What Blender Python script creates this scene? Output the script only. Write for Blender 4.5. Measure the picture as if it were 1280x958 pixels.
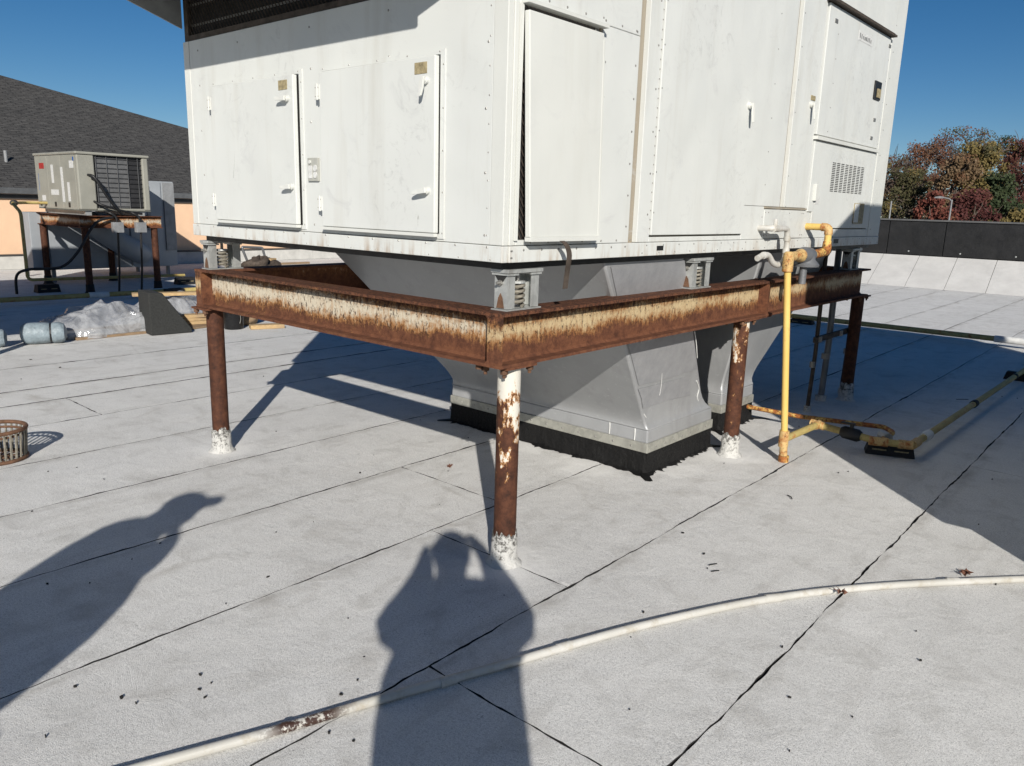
import bpy, bmesh, math, random
from mathutils import Vector, Matrix
R = math.radians
for o in list(bpy.data.objects): bpy.data.objects.remove(o)
scene = bpy.context.scene
COL = scene.collection

# ------------------------------------------------------------------ camera
FPX, YAW, PITCH, ROLL = 975.686, -0.71168, 0.22241, 0.02985
CAM = Vector((2.13279, -2.39542, 1.62))
FWD = Vector((math.sin(YAW)*math.cos(PITCH), math.cos(YAW)*math.cos(PITCH), -math.sin(PITCH)))
_r = Vector((math.cos(YAW), -math.sin(YAW), 0)); _u = _r.cross(FWD)
RGT = math.cos(ROLL)*_r + math.sin(ROLL)*_u
UPV = -math.sin(ROLL)*_r + math.cos(ROLL)*_u
cd = bpy.data.cameras.new('camera'); cam = bpy.data.objects.new('camera', cd); COL.objects.link(cam)
cd.sensor_width = 36; cd.sensor_fit = 'HORIZONTAL'; cd.lens = 36*FPX/1280
cd.clip_start = 0.02; cd.clip_end = 3000
cam.matrix_world = Matrix(((RGT.x, UPV.x, -FWD.x, CAM.x), (RGT.y, UPV.y, -FWD.y, CAM.y), (RGT.z, UPV.z, -FWD.z, CAM.z), (0, 0, 0, 1)))
scene.camera = cam
scene.render.resolution_x, scene.render.resolution_y = 1024, 766

# ------------------------------------------------------------------ light
SUN_EL = R(25); SUN_AZ = R(136.3-180)            # direction from which the sun shines, measured from +X
w = bpy.data.worlds.new('World'); scene.world = w; w.use_nodes = True
nt = w.node_tree; bg = nt.nodes['Background']
sky = nt.nodes.new('ShaderNodeTexSky'); sky.sky_type = 'NISHITA'; sky.sun_disc = False
sky.sun_elevation = SUN_EL; sky.sun_rotation = math.pi/2 - SUN_AZ
sky.air_density = 0.75; sky.dust_density = 0.25; sky.ozone_density = 2.5; sky.altitude = 300
hs = nt.nodes.new('ShaderNodeHueSaturation'); hs.inputs['Saturation'].default_value = 1.32; hs.inputs['Value'].default_value = 1.1
nt.links.new(sky.outputs[0], hs.inputs['Color']); nt.links.new(hs.outputs[0], bg.inputs[0]); bg.inputs[1].default_value = 0.05
sd = bpy.data.lights.new('sun', 'SUN'); sd.energy = 5.0; sd.angle = R(0.53); sd.color = (1.0, 0.955, 0.88)
sun = bpy.data.objects.new('sun', sd); COL.objects.link(sun)
SUNV = Vector((math.cos(SUN_EL)*math.cos(SUN_AZ), math.cos(SUN_EL)*math.sin(SUN_AZ), math.sin(SUN_EL)))
sun.rotation_euler = SUNV.to_track_quat('Z', 'Y').to_euler(); sun.location = (8, -8, 12)
vs = scene.view_settings
vs.view_transform = 'Standard'; vs.look = 'None'; vs.gamma = 1; vs.use_curve_mapping = False; vs.exposure = 0.2

# ------------------------------------------------------------------ pixel -> place helpers (photo pixels, 1280 wide)
def ray(x, y): return FWD + RGT*((x-640)/FPX) + UPV*((479-y)/FPX)
def GZ(x, y, z=0.0):
    d = ray(x, y); return CAM + d*((z-CAM.z)/d.z)
def PX(x, y, X):
    d = ray(x, y); return CAM + d*((X-CAM.x)/d.x)
def PY(x, y, Y):
    d = ray(x, y); return CAM + d*((Y-CAM.y)/d.y)

# ------------------------------------------------------------------ materials
class MT:
    def __init__(s, name):
        s.m = bpy.data.materials.new(name); s.m.use_nodes = True; s.t = s.m.node_tree
        s.b = s.t.nodes['Principled BSDF']; s.g = s.t.nodes.new('ShaderNodeNewGeometry'); s.pos = s.g.outputs['Position']
    def n(s, ty, ins=None, **pr):
        k = s.t.nodes.new('ShaderNode'+ty)
        for a, v in pr.items(): setattr(k, a, v)
        for a, v in (ins or {}).items():
            if isinstance(v, bpy.types.NodeSocket): s.t.links.new(v, k.inputs[a])
            else: k.inputs[a].default_value = v
        return k
    def sc(s, sx, sy, sz, v=None): return s.n('VectorMath', {0: v or s.pos, 1: (sx, sy, sz)}, operation='MULTIPLY').outputs[0]
    def noise(s, scale, det=4, rough=.6, v=None, dist=0): return s.n('TexNoise', {'Vector': v or s.pos, 'Scale': scale, 'Detail': det, 'Roughness': rough, 'Distortion': dist}).outputs[0]
    def vor(s, scale, v=None, feature='F1', out=0): return s.n('TexVoronoi', {'Vector': v or s.pos, 'Scale': scale}, feature=feature).outputs[out]
    def z(s, i=2): return s.n('SeparateXYZ', {0: s.pos}).outputs[i]
    def rng(s, f, a, b, c=0.0, d=1.0): return s.n('MapRange', {0: f, 1: a, 2: b, 3: c, 4: d}).outputs[0]
    def ma(s, op, a, b=0.0): return s.n('Math', {0: a, 1: b}, operation=op, use_clamp=False).outputs[0]
    def cl(s, a): return s.n('Clamp', {0: a}).outputs[0]
    def mix(s, f, a, b, bt='MIX'):
        k = s.t.nodes.new('ShaderNodeMix'); k.data_type = 'RGBA'; k.blend_type = bt
        for i, v in ((0, f), (6, a), (7, b)):
            if isinstance(v, bpy.types.NodeSocket): s.t.links.new(v, k.inputs[i])
            else: k.inputs[i].default_value = v if i == 0 else (*v[:3], 1)
        return k.outputs[2]
    def ramp(s, f, *st):
        k = s.n('ValToRGB', {0: f}); e = k.color_ramp.elements
        while len(e) < len(st): e.new(.5)
        for q, (p, c) in zip(e, st): q.position = p; q.color = (*c, 1)
        return k.outputs[0]
    def bump(s, h, dist, st=1.0, nrm=None):
        k = s.n('Bump', {'Height': h, 'Distance': dist, 'Strength': st})
        if nrm: s.t.links.new(nrm, k.inputs['Normal'])
        return k.outputs[0]
    def out(s, col=None, rough=None, metal=None, nrm=None, spec=None, **kw):
        for key, v in (('Base Color', col), ('Roughness', rough), ('Metallic', metal), ('Normal', nrm), ('Specular IOR Level', spec)):
            if v is None: continue
            if isinstance(v, bpy.types.NodeSocket): s.t.links.new(v, s.b.inputs[key])
            else: s.b.inputs[key].default_value = (*v, 1) if key == 'Base Color' else v
        return s.m
MAT = {}
def plain(name, c, rough=.6, metal=0, var=.25, sc=8, spec=.4, bump=0, bsc=60):
    m = MT(name); a = m.noise(sc, 6, .65)
    col = m.mix(m.rng(a, .3, .7), tuple(q*(1-var) for q in c), tuple(min(1, q*(1+var*.5)) for q in c))
    nr = m.bump(m.noise(bsc, 4, .7), bump) if bump else None
    MAT[name] = m.out(col, m.rng(m.noise(sc*2.3, 3), .3, .7, rough*.85, min(1, rough*1.15)), metal, nr, spec); return MAT[name]

def m_roof():
    m = MT('roof_coating')
    big = m.noise(.9, 6, .65); mid = m.noise(5, 6, .7, dist=.6); fine = m.noise(95, 3, .75); gr = m.noise(260, 2, .8)
    c = m.mix(m.rng(big, .3, .72), (.71, .70, .675), (.84, .83, .805))
    c = m.mix(m.ma('MULTIPLY', m.rng(mid, .50, .72), .6), c, (.50, .485, .455))
    streak = m.noise(2.2, 5, .7, m.sc(2.6, .35, 1)); c = m.mix(m.ma('MULTIPLY', m.rng(streak, .54, .72), .45), c, (.52, .50, .465))
    c = m.mix(m.ma('MULTIPLY', m.rng(fine, .47, .68), .48), c, (.38, .37, .355))
    c = m.mix(m.ma('MULTIPLY', m.rng(gr, .48, .64), .55), c, (.24, .236, .23))
    gp = m.noise(150, 2, .8); c = m.mix(m.ma('MULTIPLY', m.ma('MULTIPLY', m.rng(gp, .60, .66), m.rng(m.noise(2.1, 4), .42, .60)), .6), c, (.13, .125, .12))
    # scuffed dark patches where the coating has worn through
    sp = m.noise(9, 5, .8, m.sc(1.0, .55, 1)); pm = m.noise(.8, 2)
    sm = m.ma('MULTIPLY', m.rng(sp, .66, .70), m.rng(pm, .48, .60)); c = m.mix(m.ma('MULTIPLY', sm, .6), c, (.14, .135, .13))
    t1 = m.noise(.55, 3, .5, dist=.8); tl = m.ma('MULTIPLY', m.rng(m.ma('ABSOLUTE', m.ma('SUBTRACT', t1, .52)), .012, .0), m.rng(m.noise(2.5, 4), .4, .65)); c = m.mix(m.ma('MULTIPLY', tl, .28), c, (.33, .30, .26))
    xx = m.z(0); dn = m.noise(6, 5, .75, m.sc(1, .5, 1))
    for sx_ in (-5.10, -4.60, -3.05, -2.25, -1.43, -.58, .29, 1.195):
        dd = m.ma('SUBTRACT', xx, sx_); lap = m.rng(m.ma('ABSOLUTE', m.ma('SUBTRACT', dd, .030)), .050, .0); c = m.mix(m.ma('MULTIPLY', m.ma('MULTIPLY', lap, m.rng(dn, .42, .66)), .62), c, (.30, .28, .25))
    v = m.vor(16); dot = m.ma('MULTIPLY', m.ma('LESS_THAN', v, .055), m.rng(m.noise(1.7, 3), .45, .6)); c = m.mix(m.ma('MULTIPLY', dot, .6), c, (.06, .055, .05))
    # fresh coating brushed round the post feet and the curb
    ed = m.ma('MULTIPLY', m.ma('SUBTRACT', m.noise(7, 5, .7), .5), .5)
    for px, py, rad in ((-.077, .147, .26), (-2.498, .077, .24), (-.077, 2.473, .30), (-.6, 1.62, .30), (-1.2, 1.6, .26), (-.25, 1.9, .24)):
        dv = m.n('VectorMath', {0: m.pos, 1: (px, py, 0)}, operation='DISTANCE').outputs['Value']
        c = m.mix(m.ma('MULTIPLY', m.rng(m.ma('ADD', dv, ed), rad, rad*.45), .6), c, (.80, .79, .765))
    nr = m.bump(gr, .003, 1.0); nr = m.bump(mid, .006, .8, nr); nr = m.bump(big, .03, .5, nr)
    MAT['roof'] = m.out(c, .92, 0, nr, .15)
def m_unit(name, base, dirt=1.0):
    m = MT(name)
    st = m.noise(3.2, 6, .7, m.sc(2.2, 2.2, .22)); sm = m.noise(4.5, 7, .72, dist=1.1); big = m.noise(.8, 4)
    c = m.mix(m.rng(big, .3, .7), tuple(q*.95 for q in base), base)
    c = m.mix(m.ma('MULTIPLY', m.rng(st, .52, .74), .28*dirt), c, (.38, .35, .29))
    hz_ = m.noise(9, 6, .75, dist=2.0); c = m.mix(m.ma('MULTIPLY', m.ma('MULTIPLY', m.rng(hz_, .54, .64), m.rng(m.noise(1.1, 3), .50, .62)), .42*dirt), c, (.36, .36, .35))
    c = m.mix(m.ma('MULTIPLY', m.rng(sm, .57, .69), .34*dirt), c, (.42, .42, .42))
    sc_ = m.noise(26, 4, .8, m.sc(1, 1, .35)); c = m.mix(m.ma('MULTIPLY', m.ma('MULTIPLY', m.rng(sc_, .68, .72), m.rng(m.noise(1.3), .5, .62)), .5*dirt), c, (.2, .18, .16))
    lo = m.ma('MULTIPLY', m.rng(m.z(), 1.49, 1.40), m.rng(m.noise(7, 5, .7, m.sc(2, 2, .35)), .5, .68)); c = m.mix(m.ma('MULTIPLY', lo, .6*dirt), c, (.30, .19, .10))
    nr = m.bump(m.noise(1.3, 2), .05, .55); nr = m.bump(m.noise(220, 2), .0004, .5, nr)
    MAT[name] = m.out(c, m.rng(sm, .3, .7, .38, .56), 0, nr, .4)
def m_beam(name, zb, zt, cream, orange, cover=0.0, pits=1.0):
    m = MT(name); zr = m.rng(m.z(), zb, zt)
    streak = m.noise(60, 5, .8, m.sc(1, 1, .28)); blot = m.noise(19, 6, .8); pit = m.noise(62, 4, .8, m.sc(1, 1, .6)); big = m.noise(2.6, 4, .6)
    band = m.ma('MULTIPLY', m.rng(zr, .16, .60), m.rng(zr, 1.0, .66))
    edge = m.ma('SUBTRACT', 1.0, band)
    h = m.ma('ADD', band, m.ma('ADD', m.ma('MULTIPLY', m.ma('SUBTRACT', streak, .5), 1.25), m.ma('MULTIPLY', m.ma('SUBTRACT', blot, .5), 1.1)))
    h = m.ma('ADD', h, m.ma('ADD', m.ma('MULTIPLY', m.ma('SUBTRACT', big, .5), 1.5), cover))
    rust = m.ramp(blot, (.25, (.036, .015, .010)), (.48, (.115, .045, .024)), (.62, (.165, .068, .034)), (.8, (.075, .028, .016)))
    c = m.mix(m.rng(h, .22, .55), rust, orange)
    c = m.mix(m.rng(h, .50, .92), c, cream)
    st2 = m.noise(80, 4, .8, m.sc(1, 1, .14)); c = m.mix(m.ma('MULTIPLY', m.ma('MULTIPLY', m.rng(st2, .50, .66), .5), m.rng(h, .3, .6)), c, orange)
    pm = m.rng(m.ma('ADD', pit, m.ma('MULTIPLY', edge, .10)), .565, .62); pm = m.ma('MULTIPLY', m.ma('MULTIPLY', pm, m.rng(h, .12, .4)), pits*.8)
    c = m.mix(pm, c, (.030, .012, .008))
    p2 = m.ma('MULTIPLY', m.ma('MULTIPLY', m.rng(m.noise(44, 4, .8), .47, .56), m.rng(zr, .62, .86)), .95); c = m.mix(p2, c, (.040, .018, .011))
    nr = m.bump(m.noise(70, 5, .8), .003, .9)
    MAT[name] = m.out(c, m.rng(h, .3, .8, .88, .55), 0, nr, .25)
def m_post(name, z0, z1, amt):
    m = MT(name); zr = m.rng(m.z(), z0, z1, 0, 1)
    bl = m.noise(16, 5, .7, m.sc(1, 1, .6)); st = m.noise(30, 4, .7, m.sc(1, 1, .15))
    h = m.ma('ADD', zr, m.ma('ADD', m.ma('MULTIPLY', m.ma('SUBTRACT', bl, .5), 2.4), m.ma('MULTIPLY', m.ma('SUBTRACT', st, .5), .9)))
    rust = m.ramp(m.noise(22, 6, .75), (.28, (.022, .010, .007)), (.5, (.065, .025, .014)), (.68, (.11, .043, .022)))
    c = m.mix(m.rng(h, .28, .42), rust, (.40, .20, .07)); c = m.mix(m.rng(h, .38, .50), c, (.60, .57, .50))
    c = m.mix(m.ma('MULTIPLY', m.rng(m.noise(26, 5, .8), .62, .68), .8), c, (.05, .02, .01)) if amt else rust
    MAT[name] = m.out(c, .78, 0, m.bump(m.noise(80, 4, .8), .002, .8), .25)
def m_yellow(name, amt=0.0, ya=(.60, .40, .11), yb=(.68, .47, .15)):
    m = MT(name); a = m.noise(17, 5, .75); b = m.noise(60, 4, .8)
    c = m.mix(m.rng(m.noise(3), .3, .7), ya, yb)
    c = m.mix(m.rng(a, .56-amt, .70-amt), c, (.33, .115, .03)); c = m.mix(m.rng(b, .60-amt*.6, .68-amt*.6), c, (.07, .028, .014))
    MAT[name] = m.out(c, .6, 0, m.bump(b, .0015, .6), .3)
def m_galv(name, c0, c1, metal=.55, rough=.5):
    m = MT(name); v = m.vor(38, out=1); sv = m.n('SeparateColor', {0: v}).outputs[0]; a = m.noise(9, 5, .7)
    c = m.mix(m.ma('ADD', m.ma('MULTIPLY', sv, .5), m.ma('MULTIPLY', a, .5)), c0, c1)
    st = m.noise(12, 4, .7, m.sc(1, 1, .2)); c = m.mix(m.ma('MULTIPLY', m.rng(st, .56, .72), .5), c, (.22, .20, .18))
    MAT[name] = m.out(c, m.rng(a, .3, .7, rough*.8, rough*1.2), metal, m.bump(a, .002, .4), .4)
def m_duct():
    m = MT('duct_grey'); a = m.noise(2.0, 5, .65); b = m.noise(30, 4, .75); s = m.noise(6, 5, .7, m.sc(1, 1, .25))
    c = m.mix(m.rng(a, .3, .7), (.30, .305, .31), (.37, .375, .38))
    c = m.mix(m.ma('MULTIPLY', m.rng(s, .54, .72), .5), c, (.25, .25, .255)); c = m.mix(m.ma('MULTIPLY', m.rng(b, .60, .72), .4), c, (.55, .55, .55))
    MAT['duct'] = m.out(c, m.rng(a, .3, .7, .40, .52), .3, m.bump(m.noise(2.2, 2), .015, .5, m.bump(b, .0006, .4)), .4)
    m = MT('duct_patch'); g = m.vor(120); a = m.noise(14, 5, .7)
    c = m.mix(m.rng(a, .3, .7), (.29, .295, .305), (.37, .37, .38)); MAT['patch'] = m.out(c, .5, .35, m.bump(g, .0009, .6), .4)
def m_boot():
    m = MT('coated_boot'); a = m.noise(34, 5, .8); z = m.rng(m.z(), .0, .17)
    c = m.mix(m.rng(m.ma('ADD', a, m.ma('MULTIPLY', m.ma('SUBTRACT', z, .45), -.16)), .40, .50), (.13, .125, .115), (.62, .61, .58))
    MAT['boot'] = m.out(c, .8, 0, m.bump(a, .02, 1.0), .3)
def m_tar():
    m = MT('black_tar'); a = m.noise(13, 6, .7); b = m.noise(70, 4, .7)
    MAT['tar'] = m.out(m.mix(a, (.004, .004, .0045), (.012, .0115, .011)), m.rng(b, .3, .7, .45, .8), 0, m.bump(a, .02, .9, m.bump(b, .003, .7)), .22)
def m_pvc(name, worn=True):
    m = MT(name); a = m.noise(12, 5, .75); l = m.noise(60, 4, .8, m.sc(1, 1, 1)); y = m.noise(1.8, 3)
    c = m.mix(m.rng(y, .35, .65), (.42, .405, .365), (.52, .51, .48))
    c = m.mix(m.ma('MULTIPLY', m.rng(a, .50, .70), .65), c, (.30, .25, .17))
    if worn:
        pk = m.noise(24, 5, .8, m.sc(1, .5, 1)); c = m.mix(m.ma('MULTIPLY', m.rng(pk, .69, .71), m.rng(m.noise(1.6, 2), .45, .6)), c, (.05, .035, .028))
        # long stretch of flaking paint near (0.24,-1.18)
        dv = m.n('VectorMath', {0: m.pos, 1: (.25, -1.16, .045)}, operation='DISTANCE').outputs['Value']
        fl = m.ma('MULTIPLY', m.rng(dv, .17, .08), m.rng(m.noise(36, 5, .8), .42, .5)); c = m.mix(m.cl(fl), c, (.045, .022, .016))
    MAT[name] = m.out(c, .42, 0, m.bump(a, .002, .5), .45)
def m_shingle():
    m = MT('asphalt_shingle')
    tex = m.n('TexBrick', {'Vector': m.n('CombineXYZ', {0: m.z(1), 1: m.ma('MULTIPLY', m.z(0), 1.118)}).outputs[0], 'Scale': 1.0, 'Color1': (.042, .042, .043, 1), 'Color2': (.074, .072, .070, 1), 'Mortar': (.016, .016, .017, 1), 'Mortar Size': .010, 'Mortar Smooth': .2, 'Brick Width': .24, 'Row Height': .095})
    tex.offset = .37
    c = m.mix(m.rng(m.noise(2.2, 5, .7, m.sc(1, 1, 1)), .3, .7), tex.outputs[0], (.055, .053, .052)); c = m.mix(.45, c, tex.outputs[0])
    c = m.mix(m.ma('MULTIPLY', m.rng(m.noise(9, 4, .8, m.sc(2.4, .6, 1)), .45, .65), .7), c, (.115, .112, .108))
    MAT['shingle'] = m.out(c, .95, 0, m.bump(tex.outputs[1], .02, .8), .1)
def m_wood():
    m = MT('raw_lumber'); a = m.noise(9, 5, .7, m.sc(3, 3, 12)); b = m.noise(3, 3)
    c = m.mix(m.rng(a, .3, .7), (.36, .23, .11), (.58, .42, .22)); c = m.mix(m.rng(b, .45, .75), c, (.30, .22, .14)); MAT['wood'] = m.out(c, .75, 0, m.bump(a, .002), .2)
def m_bag():
    m = MT('clear_plastic'); a = m.noise(5, 4, .7, dist=1.5)
    m.out((.46, .47, .49), .12, 0, m.bump(m.noise(16, 3, .5, dist=1.0), .010, .6), .8)
    tr = m.n('BsdfTransparent', {0: (.88, .89, .91, 1)}); mx = m.n('MixShader', {0: m.rng(a, .32, .68, .32, .72)})
    m.t.links.new(tr.outputs[0], mx.inputs[1]); m.t.links.new(m.b.outputs[0], mx.inputs[2])
    m.t.links.new(mx.outputs[0], m.t.nodes['Material Output'].inputs[0]); MAT['bag'] = m.m
def m_leaf(name, c0, c1):
    m = MT(name); rn = m.g.outputs['Random Per Island']; a = m.noise(.35, 3)
    c = m.mix(rn, c0, c1); c = m.mix(m.rng(a, .35, .7, 0, .6), c, tuple(q*.55 for q in c0)); m.out(c, .65, 0, None, .2)
    tl = m.n('BsdfTranslucent', {0: c}); mx = m.n('MixShader', {0: .25}); m.t.links.new(m.b.outputs[0], mx.inputs[1]); m.t.links.new(tl.outputs[0], mx.inputs[2])
    m.t.links.new(mx.outputs[0], m.t.nodes['Material Output'].inputs[0]); MAT[name] = m.m
m_roof(); m_unit('unit_white', (.60, .61, .585)); m_unit('unit_clean', (.60, .605, .57), .5); m_unit('unit_stained', (.30, .26, .20), 1.6)
m_beam('beam_cream', .9494, 1.1834, (.55, .49, .38), (.32, .155, .055)); m_beam('beam_orange', .9494, 1.1834, (.50, .39, .23), (.27, .125, .045), -.12, 1.0)
m_beam('beam_rust', .9, 1.3, (.5, .4, .3), (.20, .085, .035), -.7, .6); m_beam('small_beam', 1.03, 1.27, (.5, .44, .34), (.36, .15, .045), -.1)
m_post('post_front', .47, 1.10, 1); m_post('post_mid', .45, 1.75, 1); m_post('post_rust', 9, 10, 0)
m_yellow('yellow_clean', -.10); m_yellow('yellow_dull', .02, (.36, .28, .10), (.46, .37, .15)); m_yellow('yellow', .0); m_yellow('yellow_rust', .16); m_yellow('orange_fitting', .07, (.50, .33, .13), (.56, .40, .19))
m_galv('galvanized', (.36, .37, .36), (.56, .57, .55)); m_galv('dull_strip', (.26, .26, .23), (.44, .43, .38), .4, .6)
m_duct(); m_boot(); m_tar(); m_pvc('pvc_worn'); m_pvc('pvc', False); m_shingle(); m_wood(); m_bag()
plain('bitumen', (.018, .017, .017), .9, sc=20, bump=.01); plain('black_rubber', (.014, .014, .015), .75, bump=.004); plain('black_metal', (.012, .012, .012), .5)
plain('dark_gap', (.02, .02, .02), .9); plain('screw_steel', (.30, .29, .27), .5, .6); plain('mesh_rust', (.085, .066, .052), .75, .3, .5, 20)
plain('hood_grey', (.26, .27, .27), .5); plain('sticker_tan', (.34, .28, .16), .6, var=.55, sc=60); plain('sticker_white', (.62, .62, .60), .5, var=.3, sc=70)
plain('sticker_red', (.38, .035, .03), .5, var=.5, sc=60); plain('sticker_blue', (.04, .12, .36), .5); plain('outlet_grey', (.40, .40, .36), .5)
plain('parapet_black', (.012, .012, .0125), .6, var=.6, sc=2.5, bump=.01, bsc=4); plain('parapet_cap', (.10, .10, .10), .5)
plain('cant_white', (.56, .55, .53), .9, var=.14, sc=2.2, bump=.004, bsc=120, spec=.15); plain('peach_stucco', (.74, .50, .33), .9, var=.07, sc=3, bump=.004, bsc=90); plain('curb_grey', (.50, .49, .46), .9, var=.2, sc=4, bump=.004)
plain('fascia_dark', (.045, .047, .048), .5); plain('gutter_grey', (.10, .105, .11), .45); plain('casing_green', (.29, .285, .245), .45, var=.12, sc=4); plain('casing_dark', (.11, .115, .10), .6)
plain('coil_dark', (.035, .035, .037), .6, .3); plain('coil_grey', (.17, .17, .17), .5, .4); plain('panel_bluegrey', (.30, .32, .34), .5, var=.12, sc=3); plain('cable_black', (.012, .012, .013), .5)
plain('foam_dark', (.030, .031, .030), .95, var=.4, sc=60, bump=.004, bsc=90); plain('cardboard', (.26, .18, .11), .9, var=.25); plain('board_white', (.66, .65, .61), .8); plain('wrap_blue', (.23, .28, .31), .45, var=.35, sc=16, bump=.012, bsc=18)
plain('bucket_black', (.010, .010, .011), .3, bump=.01, bsc=14); plain('iron_rust', (.16, .085, .05), .85, .2, .5, 26, bump=.004); plain('iron_grey', (.24, .22, .18), .8, .2, .5, 26, bump=.003)
plain('tube_grey', (.19, .195, .20), .45, .5); plain('ground_far', (.07, .075, .04), .95, var=.5, sc=.05); plain('asphalt', (.05, .05, .052), .9); plain('bark', (.10, .075, .06), .9, var=.4, sc=2); plain('lamp_grey', (.24, .245, .25), .5)
plain('cloth_navy', (.02, .025, .045), .85); plain('denim', (.04, .06, .11), .9); plain('skin_tone', (.45, .26, .18), .55); plain('cap_black', (.012, .012, .014), .8); plain('phone_black', (.01, .01, .012), .2); plain('jacket_olive', (.07, .075, .04), .85)
plain('leaf_brown', (.15, .065, .04), .8, var=.5, sc=40); plain('grey_plastic', (.20, .205, .21), .4); plain('regulator_grey', (.16, .165, .175), .5, .3, bump=.003, bsc=30); plain('chip_black', (.016, .015, .014), .8); plain('sealant_white', (.62, .62, .60), .6)
for nm, a, b in (('leaf_rust', (0.112, 0.052, 0.034), (0.198, 0.095, 0.055)), ('leaf_orange', (0.158, 0.080, 0.041), (0.240, 0.134, 0.073)), ('leaf_tan', (0.190, 0.126, 0.067), (0.246, 0.167, 0.101)), ('leaf_gold', (0.163, 0.124, 0.046), (0.245, 0.190, 0.072)),
                 ('leaf_olive', (0.071, 0.071, 0.032), (0.126, 0.109, 0.054)), ('leaf_green', (0.034, 0.051, 0.023), (0.067, 0.084, 0.039)), ('leaf_wine', (0.079, 0.027, 0.026), (0.143, 0.051, 0.043)), ('leaf_red', (0.142, 0.044, 0.033), (0.220, 0.076, 0.053)), ('leaf_bare', (0.092, 0.072, 0.059), (0.140, 0.108, 0.085))): m_leaf(nm, a, b)

# ------------------------------------------------------------------ mesh helpers
class MB:
    def __init__(s): s.v = []; s.f = []
    def add(s, vs, fs):
        k = len(s.v); s.v += [tuple(q) for q in vs]; s.f += [tuple(i+k for i in f) for f in fs]; return s
    def box(s, x0, x1, y0, y1, z0, z1):
        return s.add([(x, y, z) for z in (z0, z1) for y in (y0, y1) for x in (x0, x1)], [(0, 2, 3, 1), (4, 5, 7, 6), (0, 1, 5, 4), (2, 6, 7, 3), (0, 4, 6, 2), (1, 3, 7, 5)])
    def hexa(s, b, t):        # bottom four corners, top four corners (same order)
        return s.add(list(b)+list(t), [(3, 2, 1, 0), (4, 5, 6, 7), (0, 1, 5, 4), (1, 2, 6, 5), (2, 3, 7, 6), (3, 0, 4, 7)])
    def prism(s, pts, ext):   # polygon pts (3D) extruded by ext
        n = len(pts); a = [Vector(q) for q in pts]; e = Vector(ext)
        return s.add(a+[q+e for q in a], [tuple(range(n))[::-1], tuple(range(n, 2*n))]+[(i, (i+1) % n, n+(i+1) % n, n+i) for i in range(n)])
    def tube(s, path, r, n=12, cap=True):
        P = [Vector(q) for q in path]; rr = r if isinstance(r, (list, tuple)) else [r]*len(P)
        rings = []; ref = None
        for i, q in enumerate(P):
            d = ((P[i]-P[i-1]).normalized() if i else Vector()) + ((P[i+1]-P[i]).normalized() if i < len(P)-1 else Vector())
            d = d.normalized() if d.length > 1e-6 else (P[1]-P[0]).normalized()
            if ref is None: ref = d.orthogonal().normalized()
            ref = (ref - d*ref.dot(d)); ref = ref.normalized() if ref.length > 1e-6 else d.orthogonal().normalized()
            b = d.cross(ref); rings.append([q+(ref*math.cos(2*math.pi*k/n)+b*math.sin(2*math.pi*k/n))*rr[i] for k in range(n)])
        m = len(rings); fs = [(i*n+k, i*n+(k+1) % n, (i+1)*n+(k+1) % n, (i+1)*n+k) for i in range(m-1) for k in range(n)]
        if cap: fs += [tuple(range(n))[::-1], tuple(range((m-1)*n, m*n))]
        return s.add([q for ring in rings for q in ring], fs)
    def ring(s, c, R_, r, n=32, k=8):
        vs = []; fs = []
        for i in range(n):
            a = 2*math.pi*i/n
            for j in range(k):
                b = 2*math.pi*j/k; q = R_+r*math.cos(b); vs.append((c[0]+q*math.cos(a), c[1]+q*math.sin(a), c[2]+r*math.sin(b)))
                fs.append((i*k+j, ((i+1) % n)*k+j, ((i+1) % n)*k+(j+1) % k, i*k+(j+1) % k))
        return s.add(vs, fs)
    def dome(s, c, nrm, r, h=.5, n=6):
        nv = Vector(nrm).normalized(); a = nv.orthogonal().normalized(); b = nv.cross(a); c = Vector(c)
        vs = [c+(a*math.cos(2*math.pi*k/n)+b*math.sin(2*math.pi*k/n))*r for k in range(n)]+[c+nv*r*h*.8+(a*math.cos(2*math.pi*k/n)+b*math.sin(2*math.pi*k/n))*r*.6 for k in range(n)]
        return s.add(vs, [(k, (k+1) % n, n+(k+1) % n, n+k) for k in range(n)]+[tuple(range(n, 2*n))])
    def build(s, name, mat, parent=None, smooth=False, bevel=0, kind=None, sub=None):
        me = bpy.data.meshes.new(name); me.from_pydata(s.v, [], s.f); me.validate()
        bm = bmesh.new(); bm.from_mesh(me); bmesh.ops.recalc_face_normals(bm, faces=bm.faces); bm.to_mesh(me); bm.free()
        me.materials.append(MAT[mat] if isinstance(mat, str) else mat)
        if smooth:
            for q in me.polygons: q.use_smooth = True
            try: me.set_sharp_from_angle(angle=R(40))
            except Exception: pass
        o = bpy.data.objects.new(name, me); COL.objects.link(o)
        if bevel:
            b = o.modifiers.new('bevel', 'BEVEL'); b.width = bevel; b.segments = 2; b.limit_method = 'ANGLE'; b.harden_normals = False
        if parent:
            o.parent = parent
            if parent.type == 'EMPTY': o.matrix_parent_inverse = Matrix.Translation(-parent.location)
        if kind: o['kind'] = kind
        return o
def B(*a): return MB().box(*a)
def T(path, r, n=12): return MB().tube(path, r, n)
def tag(o, label, cat, group=None):
    o['label'] = label; o['category'] = cat
    if group: o['group'] = group
    return o
def empty(name, loc, label, cat, group=None):
    o = bpy.data.objects.new(name, None); COL.objects.link(o); o.location = loc; o.empty_display_size = .2; return tag(o, label, cat, group)
def struct(o): o['kind'] = 'structure'; return o
def hnoise(i, t, f=1.0):
    return (math.sin(t*f*7.1+i*1.7)+.7*math.sin(t*f*17.3+i*4.1)+.5*math.sin(t*f*41.7+i*2.3)+.35*math.sin(t*f*97.1+i*5.9))/2.2
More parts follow.
